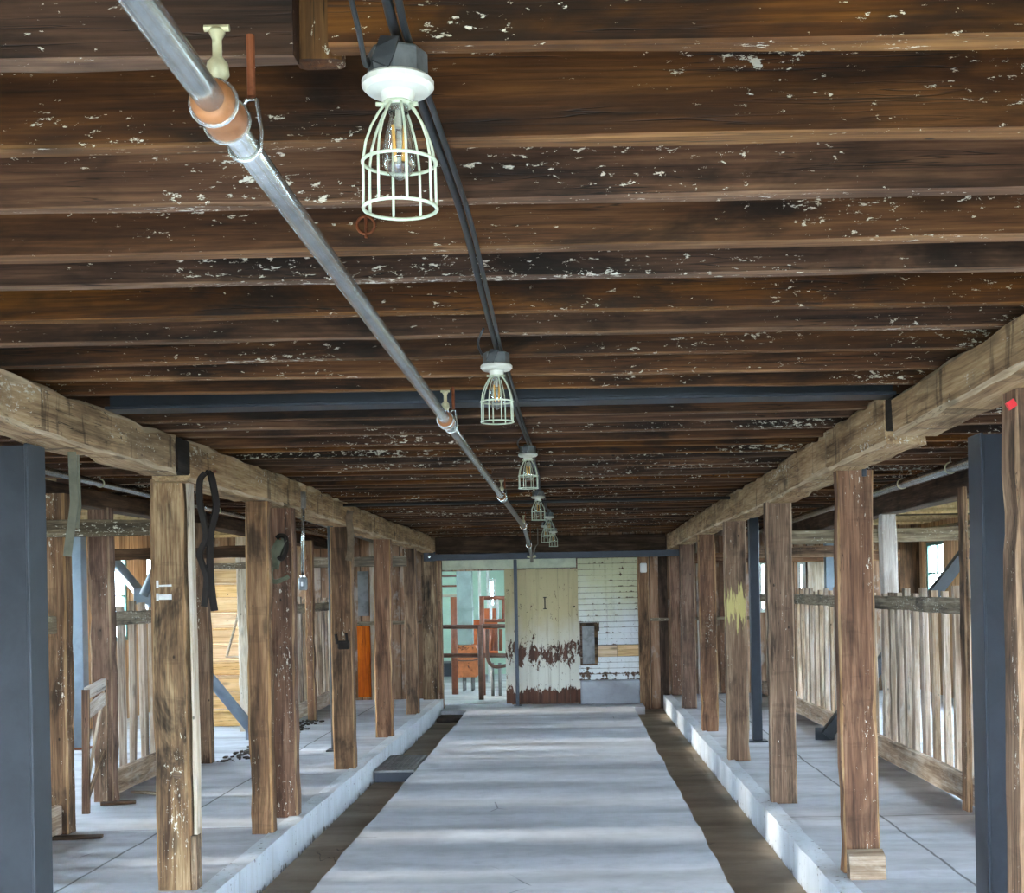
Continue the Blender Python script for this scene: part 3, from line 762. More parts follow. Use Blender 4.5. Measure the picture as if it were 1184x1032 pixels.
# sliding door
x0, x1 = at(583.5, 700, 19.64).x, at(670, 700, 19.64).x; z1 = at(630, 657.5, 19.64).z
e = empty('sliding_door', ((x0 + x1) / 2, 19.66, 0.01), 'wide sliding plank door with peeling cream paint and a black mark', 'door')
nb = 7
m = MB()
for k in range(nb):
    xa = x0 + (x1 - x0) * k / nb; xb = x0 + (x1 - x0) * (k + 1) / nb
    m.box((xa + .001, 19.64 + R.uniform(0, .003), .012), (xb - .001, 19.68, z1 + R.uniform(-.006, .004)), .003)
o = m.build('door_panel', 'door_paint', e)
c = at(630, 697, 19.638)
m = MB(); h = .092
for bx in ((-.009, .009, -h, h), (-.026, .026, h - .014, h), (-.026, .026, -h, -h + .014)):
    m.box((c.x + bx[0], 19.630, c.z + bx[2]), (c.x + bx[1], 19.642, c.z + bx[3]), .001)
m.build('letter_mark', 'ink', e)
m = MB(); c = at(664, 701, 19.64); m.tube([(c.x, 19.645, c.z), (c.x, 19.62, c.z)], .014, 10); m.build('knob', 'ink', e)
m = MB(); m.box((x0, 19.695, z1 - .02), (x1 - .05, 19.712, z1 + .0)); m.build('track_runner', 'post_old', e)
# lapped siding
sx0, sx1 = at(668.5, 700, 19.62).x, at(738, 700, 19.62).x
zt, zb = 2.192, at(700, 786, 19.62).z
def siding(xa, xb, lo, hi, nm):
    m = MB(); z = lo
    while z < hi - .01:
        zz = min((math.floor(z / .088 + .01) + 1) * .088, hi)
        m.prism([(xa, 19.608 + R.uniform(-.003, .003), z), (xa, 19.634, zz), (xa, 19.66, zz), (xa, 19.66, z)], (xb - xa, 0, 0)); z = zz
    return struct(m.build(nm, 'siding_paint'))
zga, zgb = at(700, 759, 19.62).z, at(700, 745.5, 19.62).z        # strip of missing boards
zpa, zpb = at(680, 769, 19.62).z, at(680, 719.5, 19.62).z        # hole behind the zinc patch
xpb = at(690.5, 740, 19.62).x
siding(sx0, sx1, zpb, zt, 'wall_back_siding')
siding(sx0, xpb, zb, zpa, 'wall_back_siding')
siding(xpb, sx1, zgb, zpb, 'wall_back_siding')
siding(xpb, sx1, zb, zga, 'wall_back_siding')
m = MB(); m.box((sx0 - .02, 19.665, -.02), (sx1, 19.74, 2.2)); struct(m.build('wall_back_sheathing', 'post_red'))
xm = (xpb + sx1) / 2 - .02
tag(timber('patch_board', (xpb + .01, 19.645, (zga + zgb) / 2), (xm, 19.645, (zga + zgb) / 2), .03, zgb - zga - .008, 'pine', ch=.003), 'left of two bare tan boards showing through the white siding', 'board')
tag(timber('patch_board', (xm + .006, 19.645, (zga + zgb) / 2), (sx1 - .005, 19.645, (zga + zgb) / 2), .03, zgb - zga - .008, 'pine', ch=.003), 'right of two bare tan boards showing through the white siding', 'board')
e = empty('wall_hatch', (sx0 + .05, 19.62, zpa), 'grey zinc hatch in a brown frame set into the white siding', 'hatch')
a = at(673, 722, 19.6); b = at(688, 767, 19.6)
m = MB(); m.box((a.x, 19.60, b.z), (b.x, 19.65, a.z - .02), .004); m.build('panel', 'grey_metal', e)
m = MB(); m.box((b.x, 19.585, b.z + .02), (b.x + .05, 19.66, a.z), .004); m.box((a.x - .03, 19.59, a.z - .02), (b.x + .05, 19.655, a.z + .02), .004); m.box((b.x + .05, 19.60, a.z - .1), (b.x + .075, 19.655, a.z + .03), .003); m.build('frame', 'post_old', e)
m = MB(); m.box((at(671.5, 800, 19.5).x, 19.5, -.012), (at(740, 800, 19.5).x, 19.664, at(700, 786, 19.5).z), .02); o = m.build('trim_4', 'base_concrete'); struct(o)
# thin stud and rail on the right and left far walls
zr = at(800, 715, 19.62).z
struct(timber('trim_5', (at(751.5, 715, 19.66).x, 19.69, zr), (at(774, 715, 19.66).x, 19.69, zr), .05, .045, 'weathered'))
struct(timber('trim_6', (at(789, 715, 19.66).x, 19.70, zr), (at(868, 715, 19.66).x, 19.70, zr), .05, .05, 'weathered'))
struct(timber('trim_7', (at(413, 715, 19.66).x, 19.70, zr + .02), (at(487, 715, 19.66).x, 19.70, zr + .02), .05, .05, 'weathered'))
def stud(px0, px1, mat, lb, z0=ZP + .004, z1=2.5, y=19.71):
    a, b = at(px0, 700, y).x, at(px1, 700, y).x
    o = timber('wall_stud', ((a + b) / 2, y + .018, z0), ((a + b) / 2, y + .018, z1), b - a, .03, mat, ch=.003)
    return tag(o, lb, 'stud', 'boards nailed on the far wall')
stud(428, 437, 'pale', 'pale upright board on the far wall by the orange panel')
stud(806, 811, 'whitewash', 'narrow whitewashed board on the far wall between two right-row posts')
stud(762, 772, 'beam_dark', 'dark upright board on the far wall beside the spotted post', ZG + .02)
stud(832, 841, 'post_red', 'reddish upright board on the far wall behind the yellow-stained post')
stud(889, 898, 'weathered', 'grey upright board beside the bright far window at right')
a, b = at(412, 700, 19.68), at(427, 700, 19.68)
tag(timber('orange_board', ((a.x + b.x) / 2, 19.70, ZP + .05), ((a.x + b.x) / 2, 19.70, zr - .02), b.x - a.x, .03, 'rust_wood', ch=.004), 'orange-brown painted board low on the left far wall', 'board')
tag(timber('lit_wall_patch', (at(945, 700, 19.7).x, 19.732, 1.45), (at(945, 700, 19.7).x, 19.732, 2.2), .27, .03, 'pale', ch=.004), 'pale tan panel painted as lit boards high on the far wall beside the pale blue steel post', 'board')  # pale patch stands in for light falling on the wall boards
a, b = at(414, 712, 19.68), at(425, 660, 19.68)
m = MB(); m.box((a.x, 19.70, a.z), (b.x, 19.745, b.z), .004); o = m.build('metal_sheet', 'grey_metal', origin=((a.x + b.x) / 2, 19.72, a.z)); tag(o, 'grey metal sheet on the far wall above the orange-brown board', 'sheet')
a, b = at(1041, 700, 19.68), at(1068, 700, 19.68)
tag(timber('shaded_wall_patch', ((a.x + b.x) / 2, 19.70, 1.2), ((a.x + b.x) / 2, 19.70, 2.45), b.x - a.x, .03, 'beam_dark', ch=.004), 'dark red-brown panel painted as shaded far wall beside the small right window', 'board')  # dark patch stands in for shade on the far wall

# ------------------------------------------------------------------ wooden stairs in the left stalls
e = empty('wooden_stairs', (-4.3, 16.1, ZP), 'sunlit pale wooden stairs climbing behind the left posts', 'stairs')
sxa, sxb = -5.0, -3.86
for k in range(11):
    y, z = 16.1 + .2 * k, ZP + .2 * k
    m = MB(); m.box((sxa, y + .02, z + .004), (sxb, y + .045, z + .172), .003); m.build('riser', 'pine', e)
    m = MB(); m.box((sxa, y - .01, z + .172), (sxb, y + .24, z + .20), .006); m.build('tread', 'pine', e)
for x in (sxa - .025, sxb + .025):
    m = MB(); m.prism([(x - .02, 16.0, ZP + .004), (x - .02, 16.35, ZP + .004), (x - .02, 18.35, ZP + 2.0), (x - .02, 18.35, ZP + 2.3), (x - .02, 18.2, ZP + 2.3)], (.04, 0, 0)); m.build('stringer', 'pine', e)
m = MB(); A = at(262, 759, 15.9); m.tube([at(278, 759, 15.9), A, at(281, 690, 16.6)], .016, 10); m.build('handrail', 'pale', e)

# ------------------------------------------------------------------ milk pipe under the joists
PXW, PZ, PR = -.492, 2.40, .0205
e = empty('milk_pipe', (PXW, 1.0, PZ), 'long shiny metal pipe slung under the joists down the aisle', 'pipe')
def pipe_z(y): return PZ if y < 13.9 else PZ - .21 * ((y - 13.9) / 3.6) ** 1.3
cuts = [.9, 1.87, 5.25, 9.5, 13.9, 16.2, 17.5]
for i in range(6):
    ya, yb = cuts[i] + (.01 if i else 0), cuts[i + 1] - .01
    path = [V((PXW - .03 * max(0, (y - 13.9) / 3.6), y, pipe_z(y))) for y in [ya + (yb - ya) * q / 8 for q in range(9)]]
    m = MB(); m.tube(path, PR, 20); m.build('pipe_section', 'galv' if i < 3 else 'galv_dull', e, smooth=True)
for i, y in enumerate(cuts[1:-1]):
    z = pipe_z(y); x = PXW - .03 * max(0, (y - 13.9) / 3.6)
    m = MB(); prof = [(-.055, .0215), (-.05, .030), (-.03, .032), (-.012, .029), (.012, .029), (.03, .032), (.05, .030), (.055, .0215)]
    m.sweep([(x, y + a, z) for a, r in prof], lambda k, t: [(prof[k][1] * math.cos(2 * math.pi * q / 20), prof[k][1] * math.sin(2 * math.pi * q / 20)) for q in range(20)])
    c = m.build('coupling', 'rubber', e, smooth=True)
    for s_ in (-.035, .035):
        m = MB(); m.tube([(x + .0335 * math.cos(a), y + s_, z + .0335 * math.sin(a)) for a in [2 * math.pi * q / 20 for q in range(20)]], .003, 6, closed=True); m.build('hose_clamp', 'galv', c)
    if i < 4:
        # small valve on top of the coupling
        v_ = MB(); v_.lathe((x, y - .01, z + .03), [(.009, .085), (.012, .08), (.007, .07), (.007, .045), (.015, .035), (.017, .02), (.012, .012), (.014, -.005)], 12); v = v_.build('valve', 'brass', e, smooth=True)
        m = MB(); m.tube([(x - .018, y - .01, z + .116), (x + .018, y - .01, z + .116)], .005, 8); m.build('valve_handle', 'brass', v)
    # hanger rod and stirrup just past each coupling
    yh = y + (.14 if i == 0 else .22)
    m = MB(); m.tube([(x + .012, yh, ZJ + .01), (x + .012, yh, z + .075)], .0065, 8); h = m.build('hanger_rod', 'rust', e)
    m = MB(); lp = [(x + .012, yh, z + .078)]
    for a in range(0, 13): t = math.pi * (-.1 + 1.2 * a / 12); lp.append((x + .026 * math.cos(t) * 1.0, yh, z - .026 * math.sin(t) * .95))
    lp = [(x + .012 + .008, yh, z + .07), (x + .027, yh, z + .02)] + [(x + .025 * math.cos(t), yh, z + .025 * math.sin(t)) for t in [-math.pi * q / 10 for q in range(11)]] + [(x - .027, yh, z + .02), (x + .004, yh, z + .07)]
    m.tube(lp, .0035, 8, closed=True); m.build('stirrup', 'galv', h, smooth=True)
yb_ = 17.5; xb_ = PXW - .03; zb_ = pipe_z(17.5)
m = MB(); m.tube([(xb_, yb_ - .02, zb_ + .005), (xb_, yb_ + .05, zb_ - .02), (xb_, yb_ + .07, zb_ - .09)], .024, 14); m.build('end_elbow', 'galv_dull', e, smooth=True)
for s_ in (-1, 1):
    m = MB(); m.tube([(xb_ + s_ * .02, yb_ + .02, zb_ - .02), (xb_ + s_ * .06, yb_ + .02, zb_ - .01)], .015, 10); m.build('end_valve', 'brass', e)
m = MB(); m.tube([(xb_ + .03, yb_, zb_ + .02), (xb_ + .06, yb_, zb_ + .12), (xb_ + .09, yb_, zb_ + .15), (xb_ + .09, yb_, ZJ)], .006, 8); m.build('hanger_rod', 'galv_dull', e)

# ------------------------------------------------------------------ caged lamps
LAMPS = [(1.98, -.249, 0, 'nearest and largest caged bulb hanging under the joists'),
         (4.48, -.242, 0, 'second caged bulb from the front, just before the dark steel beam'),
         (7.37, -.229, 0, 'third caged bulb from the front, hanging beyond the dark steel beam'),
         (10.67, -.255, 1, 'fourth caged bulb from the front, in a straight-sided angular cage'),
         (13.6, -.215, 0, 'fifth caged bulb from the front, the higher of the far cluster'),
         (15.5, -.285, 0, 'sixth caged bulb from the front, leftmost of the far cluster'),
         (17.0, -.215, 1, 'last and farthest caged bulb before the far doors')]
def lamp(x, y, kind, lb):
    zt = 2.526
    e = empty('caged_lamp', (x, y, zt), lb, 'lamp', 'caged bulbs along the cable')
    C = lambda dz: (x, y, zt + dz)
    m = MB(); m.lathe(C(0), [(.0, 0), (.043, -.0), (.046, -.004), (.046, -.04), (.0, -.04)], 8); b = m.build('junction_box', 'box', e)
    m = MB(); m.strap([(x - .02, y - .049, zt - .036), (x - .012, y - .05, zt - .018), (x - .005, y - .049, zt + .002), (x - .005, y - .02, zt + .006)], .028, .006, (1, 0, 0)); m.build('tape', 'black', b)
    m = MB(); m.lathe(C(-.04), [(.0, 0), (.05, 0), (.055, -.005), (.055, -.013), (.048, -.02), (.026, -.022), (.024, -.036), (.0, -.036)], 28); m.build('socket_base', 'ceramic', e, smooth=False)
    m = MB(); m.lathe(C(-.07), [(.012, 0), (.013, -.02), (.0135, -.03), (.018, -.045), (.024, -.07), (.0265, -.085), (.0255, -.1), (.019, -.113), (.008, -.122), (.0, -.126)], 20); g = m.build('bulb', 'bulb', e, smooth=True)
    for s_ in (-1, 1):
        m = MB(); m.tube([(x + s_ * .009, y, zt - .11), (x + s_ * .006, y, zt - .165)], .0026, 6); m.build('filament', 'filament', g)
    m = MB(); m.tube([(x, y, zt - .085), (x, y, zt - .115)], .005, 8); m.build('stem', 'ceramic', g)
    m = MB(); m.lathe(C(-.07), [(.0155, 0), (.0155, -.022), (.0145, -.022), (.0145, 0)], 16); m.build('bulb_cap', 'galv', e)
    # wire cage
    rb = .056; r_ = .0022
    c = MB(); c.tube([(x + .019 * math.cos(a), y + .019 * math.sin(a), zt - .079) for a in [2 * math.pi * q / 16 for q in range(16)]], .004, 8, closed=True)
    c.tube([(x + .019, y, zt - .079), (x + .03, y, zt - .078)], .004, 8); c.tube([(x - .019, y, zt - .079), (x - .034, y, zt - .078)], .0035, 8)
    cg = c.build('cage', 'cage', e, smooth=True)
    for zz, rr in ((-.168, rb), (-.238, rb)):
        m = MB(); m.tube([(x + rr * math.cos(a), y + rr * math.sin(a), zt + zz) for a in [2 * math.pi * q / 28 for q in range(28)]], r_ * 1.25, 8, closed=True); m.build('ring', 'cage', cg, smooth=True)
    for q in range(8):
        a = 2 * math.pi * (q + .4) / 8; ca, sa = math.cos(a), math.sin(a)
        prof = [(.019, -.079), (.03, -.093), (.042, -.115), (.051, -.14), (.0555, -.168), (rb, -.238)] if kind == 0 else [(.019, -.079), (.026, -.088), (.053, -.14), (rb, -.15), (rb, -.19), (rb, -.238)]
        m = MB(); m.tube([(x + r * ca, y + r * sa, zt + z) for r, z in prof], r_, 6); m.build('wire', 'cage', cg, smooth=True)
    return e
for y, x, k, lb in LAMPS: lamp(x, y, k, lb)

def cable(name, pts, r, mat, lb, cat='cable', seg=8, smooth=True):
    # Catmull-Rom through the points
    P_ = [V(p) for p in pts]; out = []
    for i in range(len(P_) - 1):
        p0, p1, p2, p3 = P_[max(0, i - 1)], P_[i], P_[i + 1], P_[min(len(P_) - 1, i + 2)]
        for q in range(6):
            t = q / 6; out.append(.5 * ((2 * p1) + (p2 - p0) * t + (2 * p0 - 5 * p1 + 4 * p2 - p3) * t * t + (3 * p1 - p0 - 3 * p2 + p3) * t ** 3))
    out.append(P_[-1])
    m = MB(); m.tube(out, r, seg); o = m.build(name, mat, smooth=smooth); return tag(o, lb, cat)
pts = [(-.25, .7, 2.51), (-.245, 1.3, 2.545), (-.243, 1.75, 2.544), (-.249, 1.97, 2.549), (-.24, 2.3, 2.546)]
y = 2.9
for ly, lx, _, _ in LAMPS[1:]:
    while y < ly - .5: pts.append((-.235 + R.uniform(-.008, .008), y, 2.546 + R.uniform(-.006, .004))); y += .6
    pts.append((lx, ly - .08, 2.547)); pts.append((lx, ly + .08, 2.547)); y = ly + .6
cable('power_cable', pts, .008, 'black', 'thick black cable feeding the caged bulbs along the joists')
cable('power_cable', [(p[0] + .017, p[1], p[2] - .004) for p in pts], .006, 'black', 'thin black cable running alongside the thick one')
cable('loose_wire', [(-.275, 1.5, 2.53), (-.283, 1.8, 2.50), (-.291, 1.93, 2.49), (-.29, 1.975, 2.515)], .004, 'black', 'loose black wire looping down left of the nearest caged bulb', 'wire')
for lmp, nm in (((4.48, -.242), 'second'), ((7.37, -.229), 'third')):
    cable('loose_wire', [(lmp[1] - .02, lmp[0] - .35, 2.54), (lmp[1] - .05, lmp[0] - .18, 2.528), (lmp[1] - .045, lmp[0] - .052, 2.51)], .004, 'black', 'short black wire loop at the %s caged bulb' % nm, 'wire')
m = MB(); m.tube([(-2.02, 11.6, 2.505), (-.25, 11.62, 2.505), (1.44, 11.6, 2.505)], .014, 8); tag(m.build('conduit', 'black', smooth=True), 'thin black conduit crossing the ceiling near the fourth caged bulb', 'conduit')

c = at(423, 260, 3.2); m = MB(); m.tube([(c.x + .022 * math.cos(a), c.y, c.z + .022 * math.sin(a)) for a in [2 * math.pi * q / 16 for q in range(16)]], .004, 6, closed=True)
e = empty('iron_ring', c, 'small rusty iron ring hanging from a joist below the nearest caged bulb', 'ring'); m.build('ring', 'rust', e, smooth=True)
m = MB(); m.tube([(c.x, c.y, c.z + .02), (c.x, c.y, ZJ + .02)], .004, 6); m.build('eye', 'rust', e)

# ------------------------------------------------------------------ conduits in the side stalls
def conduit(pts, r, mat, lb, hang=()):
    e = empty('conduit', pts[0], lb, 'conduit'); m = MB(); m.tube(pts, r, 14); m.build('tube', mat, e, smooth=True)
    for y in hang:
        t = (y - pts[0][1]) / (pts[-1][1] - pts[0][1]); c = V(pts[0]).lerp(V(pts[-1]), t)
        m = MB(); m.tube([(c.x, y, ZJ + .01), (c.x, y, c.z + r)], .005, 6); h = m.build('hanger_rod', 'galv_dull', e)
        m = MB(); m.tube([(c.x + (r + .004) * math.cos(a), y, c.z + (r + .004) * math.sin(a)) for a in [2 * math.pi * q / 14 for q in range(14)]], .004, 6, closed=True); m.build('clamp_ring', 'brass', h)
    return e
conduit([(-3.25, 3.5, 2.515), (-3.25, 19.4, 2.50)], .024, 'galv', 'metal pipe under the joists in the left stalls', (9.0, 12.0))
conduit([(2.62, 3.5, 2.50), (2.62, 19.4, 2.48)], .035, 'galv', 'grey pipe under the joists in the right stalls', (8.9, 10.2, 12.5))
conduit([(4.9, 6.5, 2.46), (4.9, 19.4, 2.44)], .03, 'galv', 'bright pipe along the outer right wall', (11.5, 14.0))
conduit([(-2.72, 13.0, 2.50), (-2.72, 19.4, 2.42)], .022, 'galv_dull', 'dull pipe behind the left beam towards the far wall', (15.5,))
# conduit drop with a switch box on the left beam
a = at(350.5, 570, 9.6); b = at(350, 668, 9.6)
e = empty('switch_drop', (b.x, 9.6, b.z), 'grey conduit with a small switch box hanging from the left beam', 'switch')
m = MB(); m.tube([(a.x, 9.6, a.z), (b.x, 9.6, b.z)], .013, 12); m.build('tube', 'galv', e, smooth=True)
m = MB(); m.tube([(a.x, 9.6, a.z + .01), (a.x, 9.6, a.z - .11)], .02, 12); m.build('sleeve', 'galv_dull', e, smooth=True)
m = MB(); m.box((b.x - .028, 9.57, b.z - .09), (b.x + .03, 9.63, b.z + .005), .008); bx = m.build('switch_box', 'box', e)
m = MB(); m.tube([(b.x, 9.6, b.z + .0), (b.x, 9.6, b.z + .022)], .02, 10); m.build('collar', 'galv', bx)
m = MB(); m.box((b.x - .006, 9.562, b.z - .06), (b.x + .008, 9.572, b.z - .03), .002); m.build('toggle', 'white_plastic', bx)

# ------------------------------------------------------------------ straps and tags
# grey strap hanging from a wire on the near left beam
yb = 5.62
sp = [at(80, 497, yb), at(83, 520, yb), at(84.5, 550, yb), at(86, 580, yb), at(83, 605, yb), at(80, 625, yb), at(78, 643, yb)]
e = empty('hanging_strap', sp[0], 'grey-green strap hanging from a wire on the near left beam', 'strap')
m = MB(); m.strap(sp, .034, .012, (1, .25, 0)); m.build('band', 'leather_grey', e)
m = MB(); m.strap([p + V((.016, .012, -.02)) for p in sp[1:5]], .02, .008, (1, .2, 0)); m.build('band', 'leather_grey', e)
m = MB(); w0 = at(88, 488, yb); m.tube([at(79, 489, yb) + V((0, 0, 0)), at(78, 500, yb), at(82, 503, yb), at(86, 499, yb), at(85, 489, yb), at(98, 485, yb - .02)], .004, 6); m.build('wire_hook', 'rust', e)
# dark leather loop
yb = 7.0
left = [at(237, 547, yb), at(231, 556, yb), at(231, 580, yb), at(236, 605, yb), at(238, 622, yb), at(231, 640, yb), at(235, 655, yb), at(239, 670, yb), at(236, 701, yb)]
right = [at(237, 547, yb + .03), at(243, 548, yb + .05), at(247, 563, yb + .06), at(250, 585, yb + .06), at(246, 605, yb + .05), at(243, 622, yb + .05), at(243, 660, yb + .05), at(245, 685, yb + .05), at(248, 706, yb + .05)]
e = empty('leather_loop', left[0], 'dark leather strap looped beside the broad weathered left post', 'strap')
def smooth(pts, n=5):
    out = []
    for i in range(len(pts) - 1):
        p0, p1, p2, p3 = pts[max(0, i - 1)], pts[i], pts[i + 1], pts[min(len(pts) - 1, i + 2)]
        for q in range(n):
            t = q / n; out.append(.5 * ((2 * p1) + (p2 - p0) * t + (2 * p0 - 5 * p1 + 4 * p2 - p3) * t * t + (3 * p1 - p0 - 3 * p2 + p3) * t ** 3))
    return out + [pts[-1]]
m = MB(); m.strap(smooth(left), .042, .012, (1, -.75, 0)); m.build('strap_end', 'leather', e)
m = MB(); m.strap(smooth(right), .042, .012, (.55, .85, 0)); m.build('strap_end', 'leather', e)
m = MB(); c = at(239, 547, yb + .1); m.tube([c + V((-.03, .0, -.005)), c + V((.02, .0, -.005)), c + V((.02, .1, .02))], .007, 8); m.build('nail', 'rust', e)
# harness piece on the third left post
yb = 9.3
e = empty('harness_piece', at(322, 625, yb), 'greenish leather harness piece nailed to the plain brown post', 'harness')
m = MB(); m.strap(smooth([at(330, 622, yb), at(325, 628, yb), at(320, 638, yb), at(317, 648, yb), at(315, 657, yb)]), .085, .03, (.8, -.2, .45)); m.build('band', 'harness', e)
m = MB(); m.strap(smooth([at(315, 655, yb - .02), at(313, 664, yb - .02), at(315, 671, yb - .02), at(321, 672, yb - .02), at(328, 669, yb - .02), at(334, 666, yb - .02)]), .03, .014, (.5, -.2, .8)); m.build('tail', 'harness', e)
m = MB(); m.tube(smooth([at(320, 622, yb - .02), at(324, 619, yb - .02), at(330, 621, yb - .02), at(331, 632, yb - .02), at(329, 641, yb - .02), at(325, 646, yb - .02), at(322, 643, yb - .02)]), .017, 8); m.build('collar_loop', 'leather', e, smooth=True)
m = MB(); m.tube([at(324, 623, yb - .02), at(324, 623, 9.37)], .006, 6); m.build('nail', 'rust', e)
# rag on the fourth left post
yb = 11.84
m = MB(); m.strap(smooth([at(405, 590, yb), at(403.5, 600, yb), at(405, 612, yb), at(405.5, 625, yb), at(405, 638, yb), at(403, 648, yb)]), .06, .02, (1, .3, 0)); o = m.build('rag', 'cloth', origin=at(403, 648, yb)); tag(o, 'dirty rag hanging from the left beam in front of a post', 'rag')
# gouge fitting on the fourth left post
c = at(398, 744, 11.88); m = MB(); m.box((c.x - .06, 11.86, c.z - .05), (c.x + .05, 11.899, c.z + .03), .012); m.tube([(c.x - .075, 11.87, c.z + .09), (c.x - .06, 11.87, c.z)], .014, 8); m.tube([(c.x + .02, 11.87, c.z + .1), (c.x + .03, 11.87, c.z)], .012, 8)
o = m.build('iron_latch', 'leather', origin=c); attach(o, P('with dark gouges'))
# red tag on the cut-off right post
c = at(1172, 466, 4.46); m = MB(); m.prism([(c.x - .018, 4.478, c.z + .004), (c.x - .004, 4.478, c.z - .02), (c.x + .02, 4.478, c.z - .004), (c.x + .006, 4.478, c.z + .02)], (0, .02, 0)); o = m.build('red_tag', 'red', origin=c); tag(o, 'small red tag fixed to the cut-off post at the right edge', 'tag')
m = MB(); c2 = at(977 + 22, 540, 7.18); m.box((c2.x - .012, 7.17, c2.z - .05), (c2.x + .012, 7.188, c2.z + .03), .002); o = m.build('bracket', 'steel', origin=c2); attach(o, R1)

# ------------------------------------------------------------------ gutter plate, pit and debris
pa, pb = 12.6, 13.75
e = empty('gutter_bridge', (-1.74, pa, ZG), 'dark steel grate plate bridging the left gutter', 'grate')
m = MB(); m.box((CLX + .003, pa, -.03), (SLX0 - .02, pb, -.005), .004); m.build('plate', 'grey_metal', e)
m = MB(); m.box((CLX + .003, pa + .005, ZG + .003), (SLX0 - .02, pa + .03, -.03)); m.box((CLX + .003, pb - .03, ZG + .003), (SLX0 - .02, pb - .005, -.03)); m.build('skirt', 'steel_dark', e)
m = MB()
for i in range(9):
    for j in range(14): m.lathe((CLX + .04 + i * .042, pa + .06 + j * .08, -.005), [(.0, .006), (.006, .005), (.01, 0)], 6)
m.build('tread_bumps', 'grey_metal', e)
m = MB(); m.box((CLX + .02, 18.3, ZG - .1 + .103), (SLX0 - .02, 18.88, ZG + .06), .01); tag(m.build('pit_shade_plate', 'dirt'), 'black plate painted as the shaded pit at the far end of the left gutter', 'cover')  # dark plate stands in for the shade of a sunken pit
def scrap(px, py, y, L, w, h, ang, mat, lb):
    z = ZP + .006 + h / 2; c = at(px, py, y); d = V((math.cos(ang), math.sin(ang), 0)) * L / 2
    c.z = z; tag(timber('wood_scrap', c - d, c + d, w, h, mat, ch=.003, chips=.006), lb, 'scrap', 'wood scraps on the stall floor')
scrap(88, 968, 8.7, .34, .08, .02, .1, 'beam_dark', 'dark wood scrap on the floor beside the near left fence end')
scrap(137, 936, 10.15, .26, .1, .02, .3, 'beam_dark', 'dark wood scrap lying by the foot of the broken gate')
scrap(170, 926, 10.6, .3, .05, .02, -.4, 'weathered', 'thin grey stick on the floor before the left picket fence')
m = MB(); rr = random.Random(4)
for i in range(240):
    y = rr.uniform(12.6, 16.6); x = -3.35 + rr.gauss(0, .07) + (y - 14.5) * .0; s_ = rr.uniform(.006, .035)
    a = rr.random() * 3; m.prism([(x + s_ * math.cos(a + t) * rr.uniform(.5, 1), y + s_ * 1.6 * math.sin(a + t), ZP + .004) for t in (0, 1.6, 3.1, 4.7)], (0, 0, s_ * .5))
o = m.build('debris', 'dirt'); tag(o, 'dark crumbs of debris along the left stall gutter', 'debris'); o['kind'] = 'stuff'

# ------------------------------------------------------------------ room beyond the doorway
GY = 27.0
RZ = 0.0
m = MB(); m.box((-6.0, YB + .2, -.3), (2.5, GY + 3, RZ)); struct(m.build('floor_room', 'room_floor'))
m = MB(); m.box((-6.1, YB + .1, 3.0), (2.6, GY + 3.1, 3.1)); struct(m.build('ceiling_room', 'green_wall'))
gw = [(at(564, 700, GY).x, at(573.5, 700, GY).x, at(570, 702, GY).z, at(570, 669, GY).z), (-5.2, -4.7, 1.0, 2.3), (.2, .7, 1.0, 2.3)]  # first window is visible, the others are added to light the room
struct(holed_wall('y', GY, .1, -6.0, 2.5, -.3, 3.0, gw).build('wall_room_back', 'green_wall'))
for h in gw: window('y', GY + .02, *h, 'white_trim', 2, 2)
gl = [(21.0, 21.7, 1.1, 2.3), (23.6, 24.3, 1.1, 2.3)]  # out-of-view windows for both side walls, added to light the room
struct(holed_wall('x', -6.1, .1, YB + .1, GY + .1, -.3, 3.0, gl).build('wall_room_left', 'green_wall'))
struct(holed_wall('x', 2.5, .1, YB + .1, GY + .1, -.3, 3.0, gl).build('wall_room_right', 'green_wall'))
for h in gl: window('x', -6.08, *h, 'white_trim'); window('x', 2.52, *h, 'white_trim')
def gbox(name, px0, px1, py0, py1, y, d, mat, lb, cat, parent=None, bev=.006):
    a, b = at(px0, py1, y), at(px1, py0, y)
    m = MB(); m.box((a.x, y, a.z), (b.x, y + d, b.z), bev); o = m.build(name, mat, parent, origin=None if parent else ((a.x + b.x) / 2, y + d / 2, a.z))
    if lb: tag(o, lb, cat)
    return o
# duct
e = empty('air_duct', at(536, 745, 22.5), 'square grey-green duct coming down into the far room', 'duct')
a, b = at(529, 745, 22.5), at(544, 600, 22.5)
m = MB(); m.box((a.x, 22.5, a.z), (b.x, 22.75, 2.99), .006); m.build('shaft', 'green_grey', e)
m = MB(); m.box((a.x - .012, 22.49, at(536, 706, 22.5).z), (b.x + .012, 22.76, at(536, 703, 22.5).z + .01), .003); m.build('flange', 'green_grey', e)
e = empty('orange_hopper', at(540, 790, 22.2), 'worn orange metal feed hopper on legs in the far room', 'hopper')
a, b = at(527, 783, 22.3), at(553, 746, 22.3)
m = MB(); m.prism([(a.x, 22.3, a.z + .06), (a.x + .05, 22.3, a.z), (b.x - .04, 22.3, a.z), (b.x, 22.3, a.z + .06), (b.x, 22.3, b.z - .1), (b.x - .06, 22.3, b.z), (a.x + .03, 22.3, b.z), (a.x, 22.3, b.z - .12)], (0, .45, 0)); m.build('body', 'orange_rust', e)
m = MB(); zz = at(540, 762, 22.3).z; m.tube([(a.x - .01, 22.29, zz), (a.x + .1, 22.27, zz - .02), (b.x - .1, 22.27, zz - .02), (b.x + .01, 22.29, zz)], .012, 8); m.build('rim_bar', 'brown_pipe', e)
